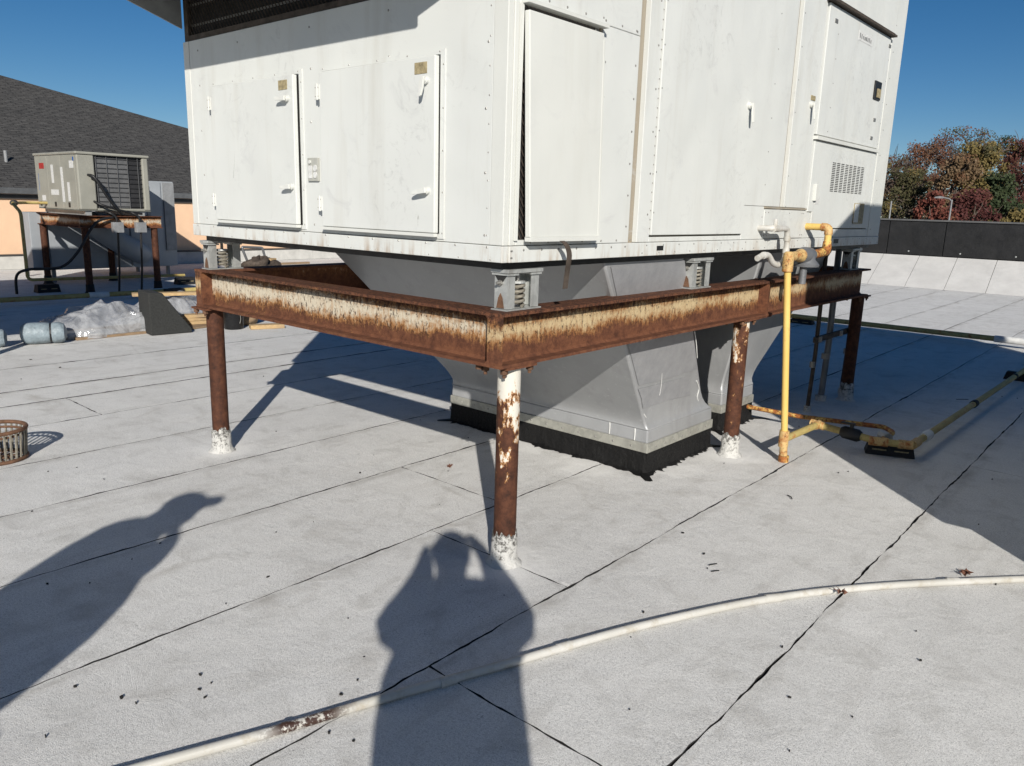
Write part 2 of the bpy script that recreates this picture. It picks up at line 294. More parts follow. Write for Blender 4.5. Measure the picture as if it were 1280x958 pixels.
def copy_tree(o, loc, label=None):
    c = o.copy(); COL.objects.link(c); c.location = loc
    if label: c['label'] = label
    for ch in list(o.children):
        k = ch.copy(); COL.objects.link(k); k.parent = c
        for g in list(ch.children):
            q = g.copy(); COL.objects.link(q); q.parent = k
    return c
def smooth_path(P, n=6):
    P = [Vector(q) for q in P]; out = []
    for i in range(len(P)-1):
        p0 = P[max(i-1, 0)]; p1 = P[i]; p2 = P[i+1]; p3 = P[min(i+2, len(P)-1)]
        for k in range(n):
            t = k/n; out.append(.5*((2*p1)+(p2-p0)*t+(2*p0-5*p1+4*p2-p3)*t*t+(3*p1-p0-3*p2+p3)*t**3))
    return out+[P[-1]]
def bend_path(P, r, n=5):      # polyline with rounded corners
    P = [Vector(q) for q in P]; out = [P[0]]
    for i in range(1, len(P)-1):
        a = P[i]+(P[i-1]-P[i]).normalized()*r; b = P[i]+(P[i+1]-P[i]).normalized()*r
        for k in range(n+1):
            t = k/n; out.append(a*(1-t)**2+P[i]*2*t*(1-t)+b*t*t)
    return out+[P[-1]]

# ================================================================== SETTING
struct(MB().add([(-900, -900, -6.5), (900, -900, -6.5), (900, 1200, -6.5), (-900, 1200, -6.5)], [(0, 1, 2, 3)]).build('ground', 'ground_far'))
deck = struct(B(-17.0, 14, -14, 19.7, -6.4, -.012).build('roof_deck', 'bitumen'))
SEAMS = [-17.0+.9*i for i in range(12)]+[-6.08, -5.10, -4.60, -3.90, -3.05, -2.25, -1.43, -.58, .29, 1.195, 2.1]+[2.1+.91*i for i in range(1, 14)]
SEAMS = sorted(set([s for s in SEAMS if s < -6.3 or s >= -6.1]))
GAP = {-3.90: (.0008, .003), -3.05: (.0006, .003), -2.25: (.002, .004), -1.43: (.0026, .003), -.58: (.0026, .003), .29: (.0026, .0032), 1.195: (.0032, .0040), -4.60: (.007, .005), -5.10: (.007, .005), -6.08: (.003, .005)}
CROSS = {-4.60: [-.12], -3.90: [-7.6, 6.1], -1.43: [.70], -.58: [.16], .29: [-.67], -2.25: [5.6, -6.2], 1.195: [3.45, -5.2], -3.05: [2.35], -5.10: [7.7], -6.08: [4.0]}
CG = {(-.58, .16): .003, (-1.43, .70): .0032, (.29, -.67): .0034, (-4.60, -.12): .004, (1.195, 3.45): .0016}
def edge(sx, y, side):
    i = SEAMS.index(sx); g0, g1 = GAP.get(sx, (.003, .007))
    g = max(0.0, g0+g1*hnoise(i, y*.9+3))+max(0, hnoise(i+40, y*.35)-.55)*g1*3.0
    return sx+.006*hnoise(i+9, y*.55)+.0018*hnoise(i+21, y*5)+side*g
rnd = random.Random(4)
for a, b in zip(SEAMS[:-1], SEAMS[1:]):
    cuts = [-14]+sorted(CROSS.get(a, [rnd.uniform(-9, -3), rnd.uniform(4, 12)]))+[18.15]
    for y0, y1 in zip(cuts[:-1], cuts[1:]):
        near = b > -6.2 and a < 2.2
        ys = []; y = y0
        while y < y1-1e-6:
            ys.append(y); y += .022 if (near and -2.2 < y < 5.5) else .4
        ys.append(y1)
        if len(ys) > 2 and ys[-1]-ys[-2] < .005: ys.pop(-2)
        nx = 36 if near else 2; m = MB(); rows = len(ys)
        def endoff(yc, x, sgn):
            k = int(yc*100) % 37; return .004*hnoise(k, x*1.3)+sgn*max(.0, CG.get((a, yc), .0015)*(1+.9*hnoise(k+5, x*3)))
        for r_, y in enumerate(ys):
            xl, xr = edge(a, y, 1), edge(b, y, -1)
            for c in range(nx+1):
                x = xl+(xr-xl)*c/nx; yy = y
                if r_ == 0 and y0 > -13.9: yy = y+endoff(y0, x, 1)
                if r_ == rows-1 and y1 < 18.1: yy = y+endoff(y1, x, -1)
                m.v.append((x, yy, 0))
        if near:   # only edge columns and end rows need density: full columns on the two end rows, two columns between
            m2 = MB(); 
            for r_ in range(rows):
                p_, q_ = m.v[r_*(nx+1)], m.v[r_*(nx+1)+nx]; m2.v += [p_, (q_[0]-.09, q_[1], .0004), (q_[0], q_[1], .0012+.0024*max(0, hnoise(int(a*7) % 19, p_[1]*.8)))]
            m2.f = [f for i in range(1, rows-2) for f in ((3*i, 3*i+1, 3*i+4, 3*i+3), (3*i+1, 3*i+2, 3*i+5, 3*i+4))]
            k = len(m2.v); m2.v += m.v[:nx+1]+m.v[(rows-1)*(nx+1):]
            m2.f.append(tuple(range(k, k+nx+1))+(5, 4, 3)); k2 = k+nx+1; q = 3*(rows-2)
            m2.f.append((q, q+1, q+2)+tuple(range(k2+nx, k2-1, -1))); m = m2
        else: m.f = [(i*3+j, i*3+j+1, i*3+j+4, i*3+j+3) for i in range(rows-1) for j in range(2)]
        o = m.build('membrane_sheet', 'roof', deck)
        s = o.modifiers.new('thick', 'SOLIDIFY'); s.thickness = .009; s.offset = -1; o.data.materials.append(MAT['bitumen']); s.material_offset_rim = 1
        if o.data.polygons and o.data.polygons[0].normal.z < 0: o.data.flip_normals()

# sloped white apron (cant) panels and black parapet at the back
cant = struct(MB().prism([(-17, 18.2, -.02), (-17, 19.52, .66), (-17, 19.52, -.02)], (31, 0, 0)).build('cant_slope', 'bitumen'))
cs = [-4.0+.86*i for i in range(-14, 20)]
for x0, x1 in zip(cs[:-1], cs[1:]):
    g = .006; MB().hexa([(x0+g, 18.12, .002), (x1-g, 18.12, .002), (x1-g, 18.2, .0), (x0+g, 18.2, .0)], [(x0-.1+g, 19.53, .70), (x1-.1-g, 19.53, .70), (x1-.1-g, 19.55, .66), (x0-.1+g, 19.55, .66)]).build('apron_panel', 'cant_white', cant)
par = tag(B(-17, 14, 19.56, 19.85, .3, 1.56).build('parapet_wall', 'parapet_black'), 'low black parapet wall along the roof edge behind the white sloped apron', 'wall')
ps = [-17.0, -13.2, -9.6, -6.2, -4.05, -2.73, .2, 3.2, 6.2, 9.2, 12]
for x0, x1 in zip(ps[:-1], ps[1:]): B(x0+.012, x1-.012, 19.535, 19.56, .72, 1.55).build('panel', 'parapet_black', par, bevel=.004)
B(-17, 14, 19.50, 19.9, 1.56, 1.60).build('cap', 'parapet_cap', par)
m = MB()
for i in range(24): m.dome((-16.5+1.18*i, 19.535, .80), (0, -1, 0), .022)
m.build('screw_heads', 'galvanized', par, kind='stuff')
vp = PY(1113, 262, 20.6); tag(T([(vp.x, 20.6, -1), (vp.x, 20.6, vp.z+.22)], .02).build('vent_pipe', 'lamp_grey'), 'thin pale vertical pipe standing just behind the black parapet', 'pipe')

# neighbouring building on the left: peach wall, dark fascia, hipped shingle roof
bl = empty('peach_building', (-17.2, 3, -6.4), 'peach stucco building with dark hipped shingle roof beyond the white roof', 'building')
B(-26, -17.02, -16, 15.2, -6.4, 1.62).build('wall', 'peach_stucco', bl)
cb = B(-17.02, -16.8, -14, 15.2, -.3, .29).build('base_curb', 'curb_grey', bl)
for i in range(20):
    y = -13.9+1.45*i; B(-16.8, -16.788, y+.006, y+1.444, .01, .28).build('block', 'curb_grey', cb)
B(-17.02, -16.77, -14, 15.2, .29, .315).build('curb_cap', 'fascia_dark', cb)
E0, K = -17.35, .5
rf = MB().prism([(E0+.35, -19, 1.605), (E0+.35, 16.4, 1.605), (-28.5, -4.9, 1.605+K*11.5), (-28.5, -19, 1.605+K*11.5)], (0, 0, .06)).build('roof', 'shingle', bl)
B(E0+.36, E0+.40, -19, 16.4, 1.50, 1.69).build('fascia', 'fascia_dark', rf)
MB().prism([(E0+.40, -19, 1.56), (E0+.52, -19, 1.58), (E0+.53, -19, 1.70), (E0+.51, -19, 1.70), (E0+.50, -19, 1.60), (E0+.40, -19, 1.59)], (0, 35.4, 0)).build('gutter', 'gutter_grey', rf)
B(-17.4, E0+.38, -16, 16.2, 1.47, 1.60).build('soffit', 'fascia_dark', rf)
T([(-18.2, 3.75, 1.9), (-18.2, 3.75, 2.5)], .035).build('vent_pipe', 'lamp_grey', rf)

# ================================================================== STEEL STAND
ZT, ZB = 1.1834, .9494
stand = empty('steel_stand', (-1.29, 2.4, 0), 'rusty steel beam stand on pipe posts carrying the large white unit', 'stand')
def ibeam(p0, p1, mat, parent=stand, zt=ZT, zb=ZB, bf=.15, tf=.014, tw=.010, webin=(0, 0)):
    p0, p1 = Vector(p0), Vector(p1); d = (p1-p0).normalized(); s = Vector((-d.y, d.x, 0)); h = bf/2; m = MB()
    def slab(a, b, w0, w1, z0, z1):
        m.prism([a+s*w0+Vector((0, 0, z0)), a+s*w1+Vector((0, 0, z0)), a+s*w1+Vector((0, 0, z1)), a+s*w0+Vector((0, 0, z1))], b-a)
    slab(p0, p1, -h, h, zt-tf, zt); slab(p0, p1, -h, h, zb, zb+tf); slab(p0-d*webin[0], p1+d*webin[1], -tw/2, tw/2, zb+tf, zt-tf)
    # weld fillets
    for sg in (-1, 1):
        for zz, dz in ((zb+tf, .012), (zt-tf, -.012)):
            a = p0+s*sg*tw/2; m.prism([a+Vector((0, 0, zz)), a+s*sg*.012+Vector((0, 0, zz)), a+Vector((0, 0, zz+dz))], p1-p0)
    return m.build('beam', mat, parent)
A_ = 2.5754; BE = 4.80
ibeam((-.075, 0, 0), (-.075, 2.685, 0), 'beam_orange'); ibeam((-.075, 2.70, 0), (-.075, BE, 0), 'beam_orange')
ibeam((-A_+.075, 0, 0), (-A_+.075, BE, 0), 'beam_rust'); ibeam((-A_+.15, .075, 0), (-.15, .075, 0), 'beam_cream', webin=(.07, .07)); ibeam((-A_+.15, BE-.075, 0), (-.15, BE-.075, 0), 'beam_rust', webin=(.07, .07))
B(-.069, -.001, .003, .013, ZB+.014, ZT-.014).build('end_plate', 'beam_orange', stand); B(-A_+.001, -A_+.069, .003, .013, ZB+.014, ZT-.014).build('end_plate', 'beam_orange', stand)
for y in (2.676, 2.700): B(-.069, -.004, y, y+.009, ZB+.014, ZT-.014).build('splice_plate', 'beam_rust', stand)
B(-.142, -.010, 2.60, 2.79, ZB-.012, ZB-.001).build('splice_plate', 'beam_rust', stand)
POSTS = [(-.0774, .147, 'post_front'), (-A_+.0774, .077, 'post_rust'), (-.0774, 2.473, 'post_mid'), (-.0774, 4.80, 'post_rust'), (-A_+.0774, 4.74, 'post_rust')]
for px, py, mt in POSTS:
    po = T([(px, py, -.005), (px, py, .30), (px, py, .6), (px, py, ZB-.012)], .052, 24).build('post', mt, stand, smooth=True)
    cp = B(px-.10, px+.075, py-.10, py+.10, ZB-.013, ZB-.001).build('cap_plate', 'beam_rust', po)
    for bx, by in ((.055, -.085), (-.055, -.085), (.055, .085), (-.055, .085)):
        MB().tube([(px+bx-.01, py+by, ZB-.013), (px+bx-.01, py+by, ZB-.034)], .017, 6).tube([(px+bx-.01, py+by, ZB-.030), (px+bx-.01, py+by, ZB-.050)], .008, 8).build('bolt', 'iron_rust', po)
    rr = random.Random(int(px*77+py*31)); m = MB(); n = 28; H = [0, .02, .05, .09, .13, .155]; prof = [.085, .066, .061, .060, .059, .0545]
    for j, hz in enumerate(H):
        for k in range(n):
            a = 2*math.pi*k/n; q = prof[j]*(1+rr.uniform(-.05, .05)); zz = hz+(rr.uniform(-.016, .02) if j == 5 else 0); zz = .001 if j == 0 else zz
            m.v.append((px+q*math.cos(a), py+q*math.sin(a), zz))
    m.f = [(j*n+k, j*n+(k+1) % n, (j+1)*n+(k+1) % n, (j+1)*n+k) for j in range(5) for k in range(n)]
    m.build('coated_foot', 'boot', po, smooth=True)
for k, (bx, by) in enumerate(((-.16, .04), (-A_+.03, .03), (-A_+.06, .03), (.0, .0))):
    if k < 3: MB().tube([(bx, by, ZB-.001), (bx, by, ZB-.026)], .016, 6).build('bolt', 'iron_rust', stand)

# ------------------------------------------------------------------ spring isolators
def isolator(x, y, label):
    r = empty('spring_isolator', (x, y, ZT), label, 'spring mount', 'spring mounts between stand and unit'); z = ZT+.001
    B(x-.045, x+.045, y-.116, y+.116, z, z+.006).build('base_plate', 'galvanized', r)
    for s in (-1, 1):
        y0, y1 = (y-.105, y-.050) if s < 0 else (y+.050, y+.105)
        m = MB(); yo = y0 if s < 0 else y1; yi = yo-s*.005; yf = yo-s*.05
        m.box(x-.036, x+.036, min(yo, yi), max(yo, yi), z+.008, z+.150)
        for xx in (-.036, .031): m.box(x+xx, x+xx+.005, min(yi, yf), max(yi, yf), z+.008, z+.150)
        m.box(x-.046, x+.046, y0-.008, y1+.008, z+.150, z+.158)
        h = m.build('housing', 'galvanized', r)
        MB().prism([(x-.022, yo+s*.0015, z+.010), (x+.022, yo+s*.0015, z+.010), (x+.012, yo+s*.0015, z+.055), (x, yo+s*.0015, z+.075), (x-.012, yo+s*.0015, z+.055)], (0, s*.001, 0)).build('drain_slot', 'iron_rust', h)
        yb = yo+s*.012; MB().tube([(x, yo, z+.118), (x, yb, z+.118)], .013, 6).tube([(x, yo, z+.118), (x, yb+s*.016, z+.118)], .007, 8).build('bolt', 'screw_steel', h)
        MB().prism([(x-.034, yo+s*.001, z+.149), (x+.034, yo+s*.001, z+.149), (x, yo+s*.001, z+.108)], (0, s*.0012, 0)).build('gusset', 'dark_gap', h)
    pts = []; turns = 4.6
    for i in range(int(turns*16)+1):
        a = 2*math.pi*i/16; pts.append((x+.030*math.cos(a), y+.030*math.sin(a), z+.014+.100*i/(turns*16)))
    MB().tube(pts, .0075, 8).build('spring', 'iron_grey', r, smooth=True)
    T([(x, y, z+.112), (x, y, z+.122)], .036, 16).build('spring_cap', 'galvanized', r); T([(x, y, z+.10), (x, y, z+.172)], .009, 10).build('stud', 'screw_steel', r)
    B(x-.05, x+.05, y-.118, y+.118, z+.160, z+.176).build('top_plate', 'galvanized', r, bevel=.002)
    return r
isolator(-.085, .19, 'galvanized spring mount above the half white, half rusty corner post'); isolator(-2.50, .15, 'galvanized spring mount above the wholly rusty brown corner post')
isolator(-.085, 1.80, 'galvanized spring mount between the corner post and the yellow gas riser'); isolator(-.085, 4.50, 'shaded spring mount beside the conduits under the louvred unit panel')
isolator(-2.50, 4.50, 'spring mount on the far side of the stand behind the grey ducts')

# ------------------------------------------------------------------ grey transition ducts with curbs
def duct(bot, top, label, n=0):
    x0, x1, y0, y1 = bot; (tx0, tx1, ty0, ty1) = top; zb, zt = .285, 1.372
    r = empty('transition_duct', ((x0+x1)/2, (y0+y1)/2, 0), label, 'duct', 'grey ducts under the unit')
    b = [(x0, y0, zb), (x1, y0, zb), (x1, y1, zb), (x0, y1, zb)]; t = [(tx0, ty0, zt), (tx1, ty0, zt), (tx1, ty1, zt), (tx0, ty1, zt)]
    hm = MB(); lv = [(0, .050), (.018, .030), (.045, .014), (.085, .004), (.13, 0), (.5, 0), (1, 0)]
    for v, of in lv:
        for k, (bx_, by_) in enumerate(((-1, -1), (1, -1), (1, 1), (-1, 1))): q = Vector(b[k])*(1-v)+Vector(t[k])*v; hm.v.append((q.x+bx_*of, q.y+by_*of, q.z))
    hm.f = [(i*4+k, i*4+(k+1) % 4, i*4+4+(k+1) % 4, i*4+4+k) for i in range(6) for k in range(4)]+[(3, 2, 1, 0), (24, 25, 26, 27)]
    h = hm.build('hopper', 'duct', r, bevel=.012, smooth=True)
    e = .045; MB().hexa([(x0-e, y0-e, .20), (x1+e, y0-e, .20), (x1+e, y1+e, .20), (x0-e, y1+e, .20)], [(x0-.042, y0-.042, .286), (x1+.042, y0-.042, .286), (x1+.042, y1+.042, .286), (x0-.042, y1+.042, .286)]).build('skirt', 'duct', r, bevel=.01)
    e = .052; st = MB().box(x0-e, x1+e, y0-e, y1+e, .142, .203).build('metal_strip', 'dull_strip', r, bevel=.003)
    m = MB()
    for i in range(12):
        xx = x0+(x1-x0)*(i+.5)/12; m.dome((xx, y0-e, .17), (0, -1, 0), .008)
    for i in range(7): m.dome((x1+e, y0+(y1-y0)*(i+.5)/7, .17), (1, 0, 0), .008)
    m.build('screw_heads', 'screw_steel', st, kind='stuff')
    # ragged tar flashing
    c = .046; m = MB(); loop = []; rr = random.Random(11+n)
    def side(a, bb, nn): return [(a[0]+(bb[0]-a[0])*k/nn, a[1]+(bb[1]-a[1])*k/nn) for k in range(nn)]
    cs_ = [(x0-c, y0-c), (x1+c, y0-c), (x1+c, y1+c), (x0-c, y1+c)]; nn = 110
    nrm = [(0, -1), (1, 0), (0, 1), (-1, 0)]
    for k in range(4):
        for j, q in enumerate(side(cs_[k], cs_[(k+1) % 4], nn)): loop.append((q, nrm[k], j/nn))
    N = len(loop)
    for lvl in range(4):
        for i, (q, nv, tt) in enumerate(loop):
            if lvl == 0: m.v.append((q[0], q[1], .150))
            elif lvl == 1: m.v.append((q[0]+nv[0]*(.004+.003*hnoise(n+2, i*.03)), q[1]+nv[1]*(.004+.003*hnoise(n+2, i*.03)), .07))
            elif lvl == 2: m.v.append((q[0]+nv[0]*(.010+.004*hnoise(n+4, i*.04)), q[1]+nv[1]*(.010+.004*hnoise(n+4, i*.04)), .014))
            else:
                out = max(.010, .026+.022*hnoise(n+3, i*.02)+.008*hnoise(n+8, i*.09)+max(0, hnoise(n+15, i*.035)-.5)*.09+(.06 if min(tt, 1-tt) < .012 else 0))
                cr = min(tt, 1-tt)*(1.0); cx = 1.0
                nx, ny = nv
                if tt < .04: pv = nrm[(nrm.index(nv)-1) % 4]; nx, ny = nv[0]+pv[0]*(1-tt/.04), nv[1]+pv[1]*(1-tt/.04)
                if tt > .96: pv = nrm[(nrm.index(nv)+1) % 4]; nx, ny = nv[0]+pv[0]*(tt-.96)/.04, nv[1]+pv[1]*(tt-.96)/.04
                m.v.append((q[0]+nx*out, q[1]+ny*out, .003))
    m.f = [(l*N+i, l*N+(i+1) % N, (l+1)*N+(i+1) % N, (l+1)*N+i) for l in range(3) for i in range(N)]
    m.build('tar_flashing', 'tar', r)
    return r, h
D1, H1 = duct((-1.95, -.31, 1.735, 2.50), (-2.40, -.07, .82, 1.62), 'large grey metal transition duct leaning forward on a black tarred curb', 0)
D2, H2 = duct((-1.95, -.44, 3.00, 3.46), (-2.40, -.14, 2.85, 4.25), 'second grey transition duct behind the first, flaring away from it', 5)
# patches and sealant on the sunlit side of the first duct
def onface(u, v, off=.004):     # right-hand face of hopper 1: u along the depth, v upwards
    b0, b1, t0, t1 = Vector((-.31, 1.735, .285)), Vector((-.31, 2.50, .285)), Vector((-.07, .82, 1.372)), Vector((-.07, 1.62, 1.372))
    p = (b0*(1-u)+b1*u)*(1-v)+(t0*(1-u)+t1*u)*v; nn = (b1-b0).cross(t0-b0).normalized()
    return p+nn*(off if nn.x > 0 else -off)
def facequad(name, mat, u0, u1, v0, v1, off, par, j=.0):
    rr = random.Random(int(u0*100+v0*77)); P = [(u0, v0), ((u0+u1)/2, v0), (u1, v0), (u1, (v0+v1)/2), (u1, v1), ((u0+u1)/2, v1), (u0, v1), (u0, (v0+v1)/2)]
    a = [onface(u+rr.uniform(-j, j), v+rr.uniform(-j, j), off) for u, v in P]; nv = onface(.5, .5, off+.003)-onface(.5, .5, off)
    return MB().prism(a, nv).build(name, mat, par)
facequad('foil_patch', 'patch', .04, .97, .30, .60, .003, H1, .01); facequad('foil_patch', 'patch', .03, .80, .14, .28, .003, H1, .012); facequad('foil_patch', 'patch', .05, .98, .80, .98, .003, H1, .008)
def seal(name, pts, r, par): return T(smooth_path(pts, 5), r, 6).build(name, 'sealant_white', par)
seal('sealant_bead', [onface(.93, .02, .004), onface(.90, .10, .005), onface(.95, .16, .004), onface(.93, .22, .004)], .004, H1); seal('sealant_bead', [onface(.30, .20, .005), onface(.36, .27, .005), onface(.40, .34, .005)], .0025, H1); seal('sealant_bead', [onface(.99, .38, .004), onface(1.0, .48, .006), onface(1.0, .56, .005)], .0035, H1)
for xx in (-.55, -.36): seal('sealant_bead', [(xx, 1.690, .284), (xx+.003, 1.688, .25), (xx+.002, 1.686, .208)], .004, D1)
seal('sealant_bead', [(-.30, 1.735, .30), (-.29, 1.70, .36), (-.285, 1.655, .40)], .004, H1)

# ================================================================== LARGE WHITE ROOFTOP UNIT
UZ, UT = 1.3926, 3.80
FX0, FX1, UY0, UY1 = -2.565, -.01, .01, 4.90
unit = empty('rooftop_unit', (-1.29, 2.45, UZ), 'large weathered white rooftop air handler with doors raised on the rusty stand', 'air conditioner')
B(FX0+.03, FX1-.03, UY0+.03, UY1-.03, 1.40, UT).build('casing', 'unit_stained', unit)
B(FX0+.05, FX1-.05, UY0+.05, UY1-.05, 1.362, 1.40).build('base_shade_frame', 'black_metal', unit)  # recessed frame, coloured black to paint the shadow line under the unit
B(FX0-.05, FX1+.05, UY0-.05, UY1+.05, UT, UT+.05).build('roof', 'unit_clean', unit)
SCREWS = MB()
def fpan(name, x0, x1, z0, z1, mat='unit_white', th=.03, out=0.0, par=unit, bevel=.003): return B(x0, x1, UY0-out, UY0+th, z0, z1).build(name, mat, par, bevel=bevel)
def rpan(name, y0, y1, z0, z1, mat='unit_white', th=.03, out=0.0, par=unit, bevel=.003): return B(FX1-th, FX1+out, y0, y1, z0, z1).build(name, mat, par, bevel=bevel)
def fs(x, z, out=0.0, r=.006): SCREWS.dome((x, UY0-out, z), (0, -1, 0), r)
def rs(y, z, out=0.0, r=.006): SCREWS.dome((FX1+out, y, z), (1, 0, 0), r)
ZR = 1.462
# base rails and corner posts
fpan('base_rail', FX0, FX1, UZ, ZR-.002, out=.007); rpan('base_rail', UY0+.031, 3.245, UZ, ZR-.002, out=.007); rpan('base_rail', 3.247, UY1, UZ, ZR-.002, out=.007)
fpan('corner_post', -.085, FX1, ZR, UT, 'unit_clean', out=.004); rpan('corner_post', UY0+.031, .066, ZR, UT, 'unit_clean', out=.004); rpan('corner_post', 4.60, UY1, ZR, UT, 'unit_clean', out=.004); fpan('corner_post', FX0, -2.50, ZR, 2.50, 'unit_clean', out=.002)
# front (short) side: main sheet, mesh intake, hood
fpan('side_sheet', -2.498, -.087, ZR, 2.50)
for x in (-2.40, -1.97, -1.31, -.72, -.12):
    for z in (1.50, 1.75, 2.0, 2.25, 2.44): fs(x+.004*math.sin(z*9), z)
for i in range(14): fs(-2.5+.185*i, 1.452, .007, .0055); fs(-2.48+.185*i, 1.402, .007, .004)
for z in [1.5+.11*i for i in range(9)]: fs(-.105, z, 0, .004)
frm = B(-2.545, -2.50, .012, .035, 2.502, UT-.02).build('intake_frame', 'mesh_rust', unit); B(-2.50, -.06, .012, .035, 2.502, 2.53).build('intake_frame', 'mesh_rust', unit)
m = MB(); W_, H_ = .030, .044      # expanded-metal diamonds
zz = 2.53; r_ = 0
while zz < 3.12:
    x = -2.50-(W_/2 if r_ % 2 else 0)
    while x < -.08:
        for (xa, za), (xb, zb) in (((x, zz), (x+W_/2, zz+H_/2)), ((x+W_/2, zz+H_/2), (x+W_, zz)) ):
            t = .0042; m.add([(xa, .018, za-t), (xb, .018, zb-t), (xb, .022, zb+t), (xa, .022, za+t)], [(0, 1, 2, 3)])
        x += W_
    zz += H_/2; r_ += 1
m.build('expanded_mesh', 'mesh_rust', unit, kind='stuff')
B(-2.5, -.06, .037, .0385, 2.52, 3.6).build('intake_filter', 'dark_gap', unit)
for i in range(9): B(-2.5, -.06, .033, .0365, 2.58+.11*i, 2.592+.11*i).build('filter_rail', 'screw_steel', unit)
# hood: sloping roof and two cheek plates that rise outwards
D_ = .50
def cheek(x): return MB().prism([(x, .01, 2.575), (x, -D_, 2.735), (x, -D_, 2.80), (x, .01, 3.45)], (-.012, 0, 0)).build('hood_cheek', 'hood_grey', unit)
cheek(FX0); cheek(FX1+.012)
MB().prism([(FX0-.02, .012, 3.46), (FX0-.02, -D_-.01, 2.80), (FX0-.02, -D_-.01, 2.705), (FX0-.02, -D_-.022, 2.705), (FX0-.02, -D_-.022, 2.815), (FX0-.02, .012, 3.475)], (2.60, 0, 0)).build('hood_top', 'hood_grey', unit)
# front doors
def fdoor(x0, x1, z0, z1, ajar, hdl):
    for a, b, c, d in ((x0-.028, x1+.030, z1+.006, z1+.026), (x0-.028, x1+.030, z0-.024, z0-.005), (x0-.028, x0-.006, z0-.005, z1+.006), (x1+.004, x1+.030, z0-.005, z1+.006)):
        B(a, b, UY0-.006, UY0+.001, c, d).build('door_frame', 'unit_white', unit)
    B(x0-.003, x1+.003, UY0-.001, UY0, z0-.003, z1+.003).build('door_seal', 'dark_gap', unit)
    y0, y1 = UY0-.030, UY0-.004
    d = MB().hexa([(x0, y0, z0), (x1, y0-ajar, z0), (x1, y1-ajar, z0), (x0, y1, z0)], [(x0, y0, z1), (x1, y0-ajar, z1), (x1, y1-ajar, z1), (x0, y1, z1)]).build('door', 'unit_white', unit, bevel=.004)
    B(x0, x1+.004, y0-ajar-.006, y0+.012, z0-.016, z0-.002).build('drip_edge', 'unit_clean', d)
    for hz in (z0+.11, z1-.09):
        MB().box(x0-.034, x0+.006, y0-.004, y0+.002, hz-.035, hz+.035).build('hinge', 'unit_clean', d, bevel=.001)
        T([(x0-.008, y0-.006, hz-.037), (x0-.008, y0-.006, hz+.037)], .005, 8).build('hinge_pin', 'unit_clean', d)
        for sx in (-.024, -.006+.004):
            for sz in (-.02, .02): SCREWS.dome((x0+sx, y0-.004, hz+sz), (0, -1, 0), .004)
    for i in range(5): fs(x0+(x1-x0)*i/4, z1+.017, .006, .0045)
    for i in range(5): fs(x1+.022, z0+(z1-z0)*i/4.2, .006, .0045)
    yb = y0-ajar
    for hx, hz, ang in hdl:
        hnd = MB().tube([(hx, yb+.002, hz), (hx, yb-.014, hz)], .016, 16).tube([(hx, yb-.012, hz), (hx, yb-.026, hz)], .011, 12)
        ca, sa = math.cos(ang), math.sin(ang); L = .062
        P = [(hx+ca*t-sa*s, yb-.022-.006*(t > .04), hz+sa*t+ca*s) for t, s in ((-.013, -.012), (L*.5, -.010), (L, -.007), (L+.006, 0), (L, .007), (L*.5, .010), (-.013, .012))]
        hnd.prism(P, (0, -.010, 0)); hnd.build('handle', 'unit_clean', d, bevel=.002)
    B(x1-.125, x1-.048, yb-.0015, yb+.001, z1-.068, z1-.022).build('rating_label', 'sticker_tan', d)
    return d
d1 = fdoor(-2.235, -1.405, 1.497, 2.228, .010, [(-1.452, 2.115, math.pi), (-1.432, 1.685, math.pi*1.02)])
d2 = fdoor(-1.20, -.385, 1.497, 2.222, .004, [(-.435, 2.125, -math.pi*.53), (-.425, 1.675, math.pi*1.05)])
MB().tube(smooth_path([(-2.01, -.0205, 1.96), (-1.995, -.021, 1.86), (-2.02, -.021, 1.73)], 6), .0022, 5).build('paint_scratch', 'screw_steel', d1)
ob = B(-1.338, -1.25, UY0-.012, UY0+.001, 1.715, 1.828).build('outlet_plate', 'outlet_grey', unit, bevel=.002)
for zz in (1.745, 1.778): MB().tube([(-1.272, UY0-.012, zz), (-1.272, UY0-.0155, zz)], .016, 14).build('socket', 'sticker_white', ob)
B(-1.328, -1.298, UY0-.0155, UY0-.011, 1.728, 1.79).build('cover_flap', 'sticker_white', ob); MB().tube([(-1.313, UY0-.012, 1.808), (-1.313, UY0-.019, 1.808)], .009, 10).build('button', 'unit_clean', ob)
# long side, section one: opening with the hanging panel, then plain sheets
for a, b, c, d in ((.068, .084, ZR, UT), (.612, .935, ZR, 2.412), (.084, .612, ZR, 1.484), (.084, .935, 2.414, UT)): rpan('side_sheet', a, b, c, d)
B(FX1-.034, FX1-.029, .08, .615, 1.48, 2.42).build('opening_back', 'dark_gap', unit)
m = MB(); zz = 1.485; r_ = 0
while zz < 2.41:
    y = .085-(.013 if r_ % 2 else 0)
    while y < .60:
        for (ya, za), (yb, zb) in (((y, zz), (y+.013, zz+.019)), ((y+.013, zz+.019), (y+.026, zz))):
            m.add([(-.028, ya, za-.003), (-.028, yb, zb-.003), (-.026, yb, zb+.003), (-.026, ya, za+.003)], [(0, 1, 2, 3)])
        y += .026
    zz += .019; r_ += 1
m.build('expanded_mesh', 'mesh_rust', unit, kind='stuff')
B(FX1-.002, FX1+.042, .075, .620, 2.388, 2.400).build('drip_ledge', 'unit_clean', unit)
for a in (.068, .600): B(FX1, FX1+.010, a, a+.018, ZR+.02, 2.388).build('panel_track', 'unit_stained' if a > .3 else 'unit_clean', unit)
hp_ = MB(); zt_, zb_ = 2.365, 1.497; xo_t, xo_b = FX1+.006, FX1+.030
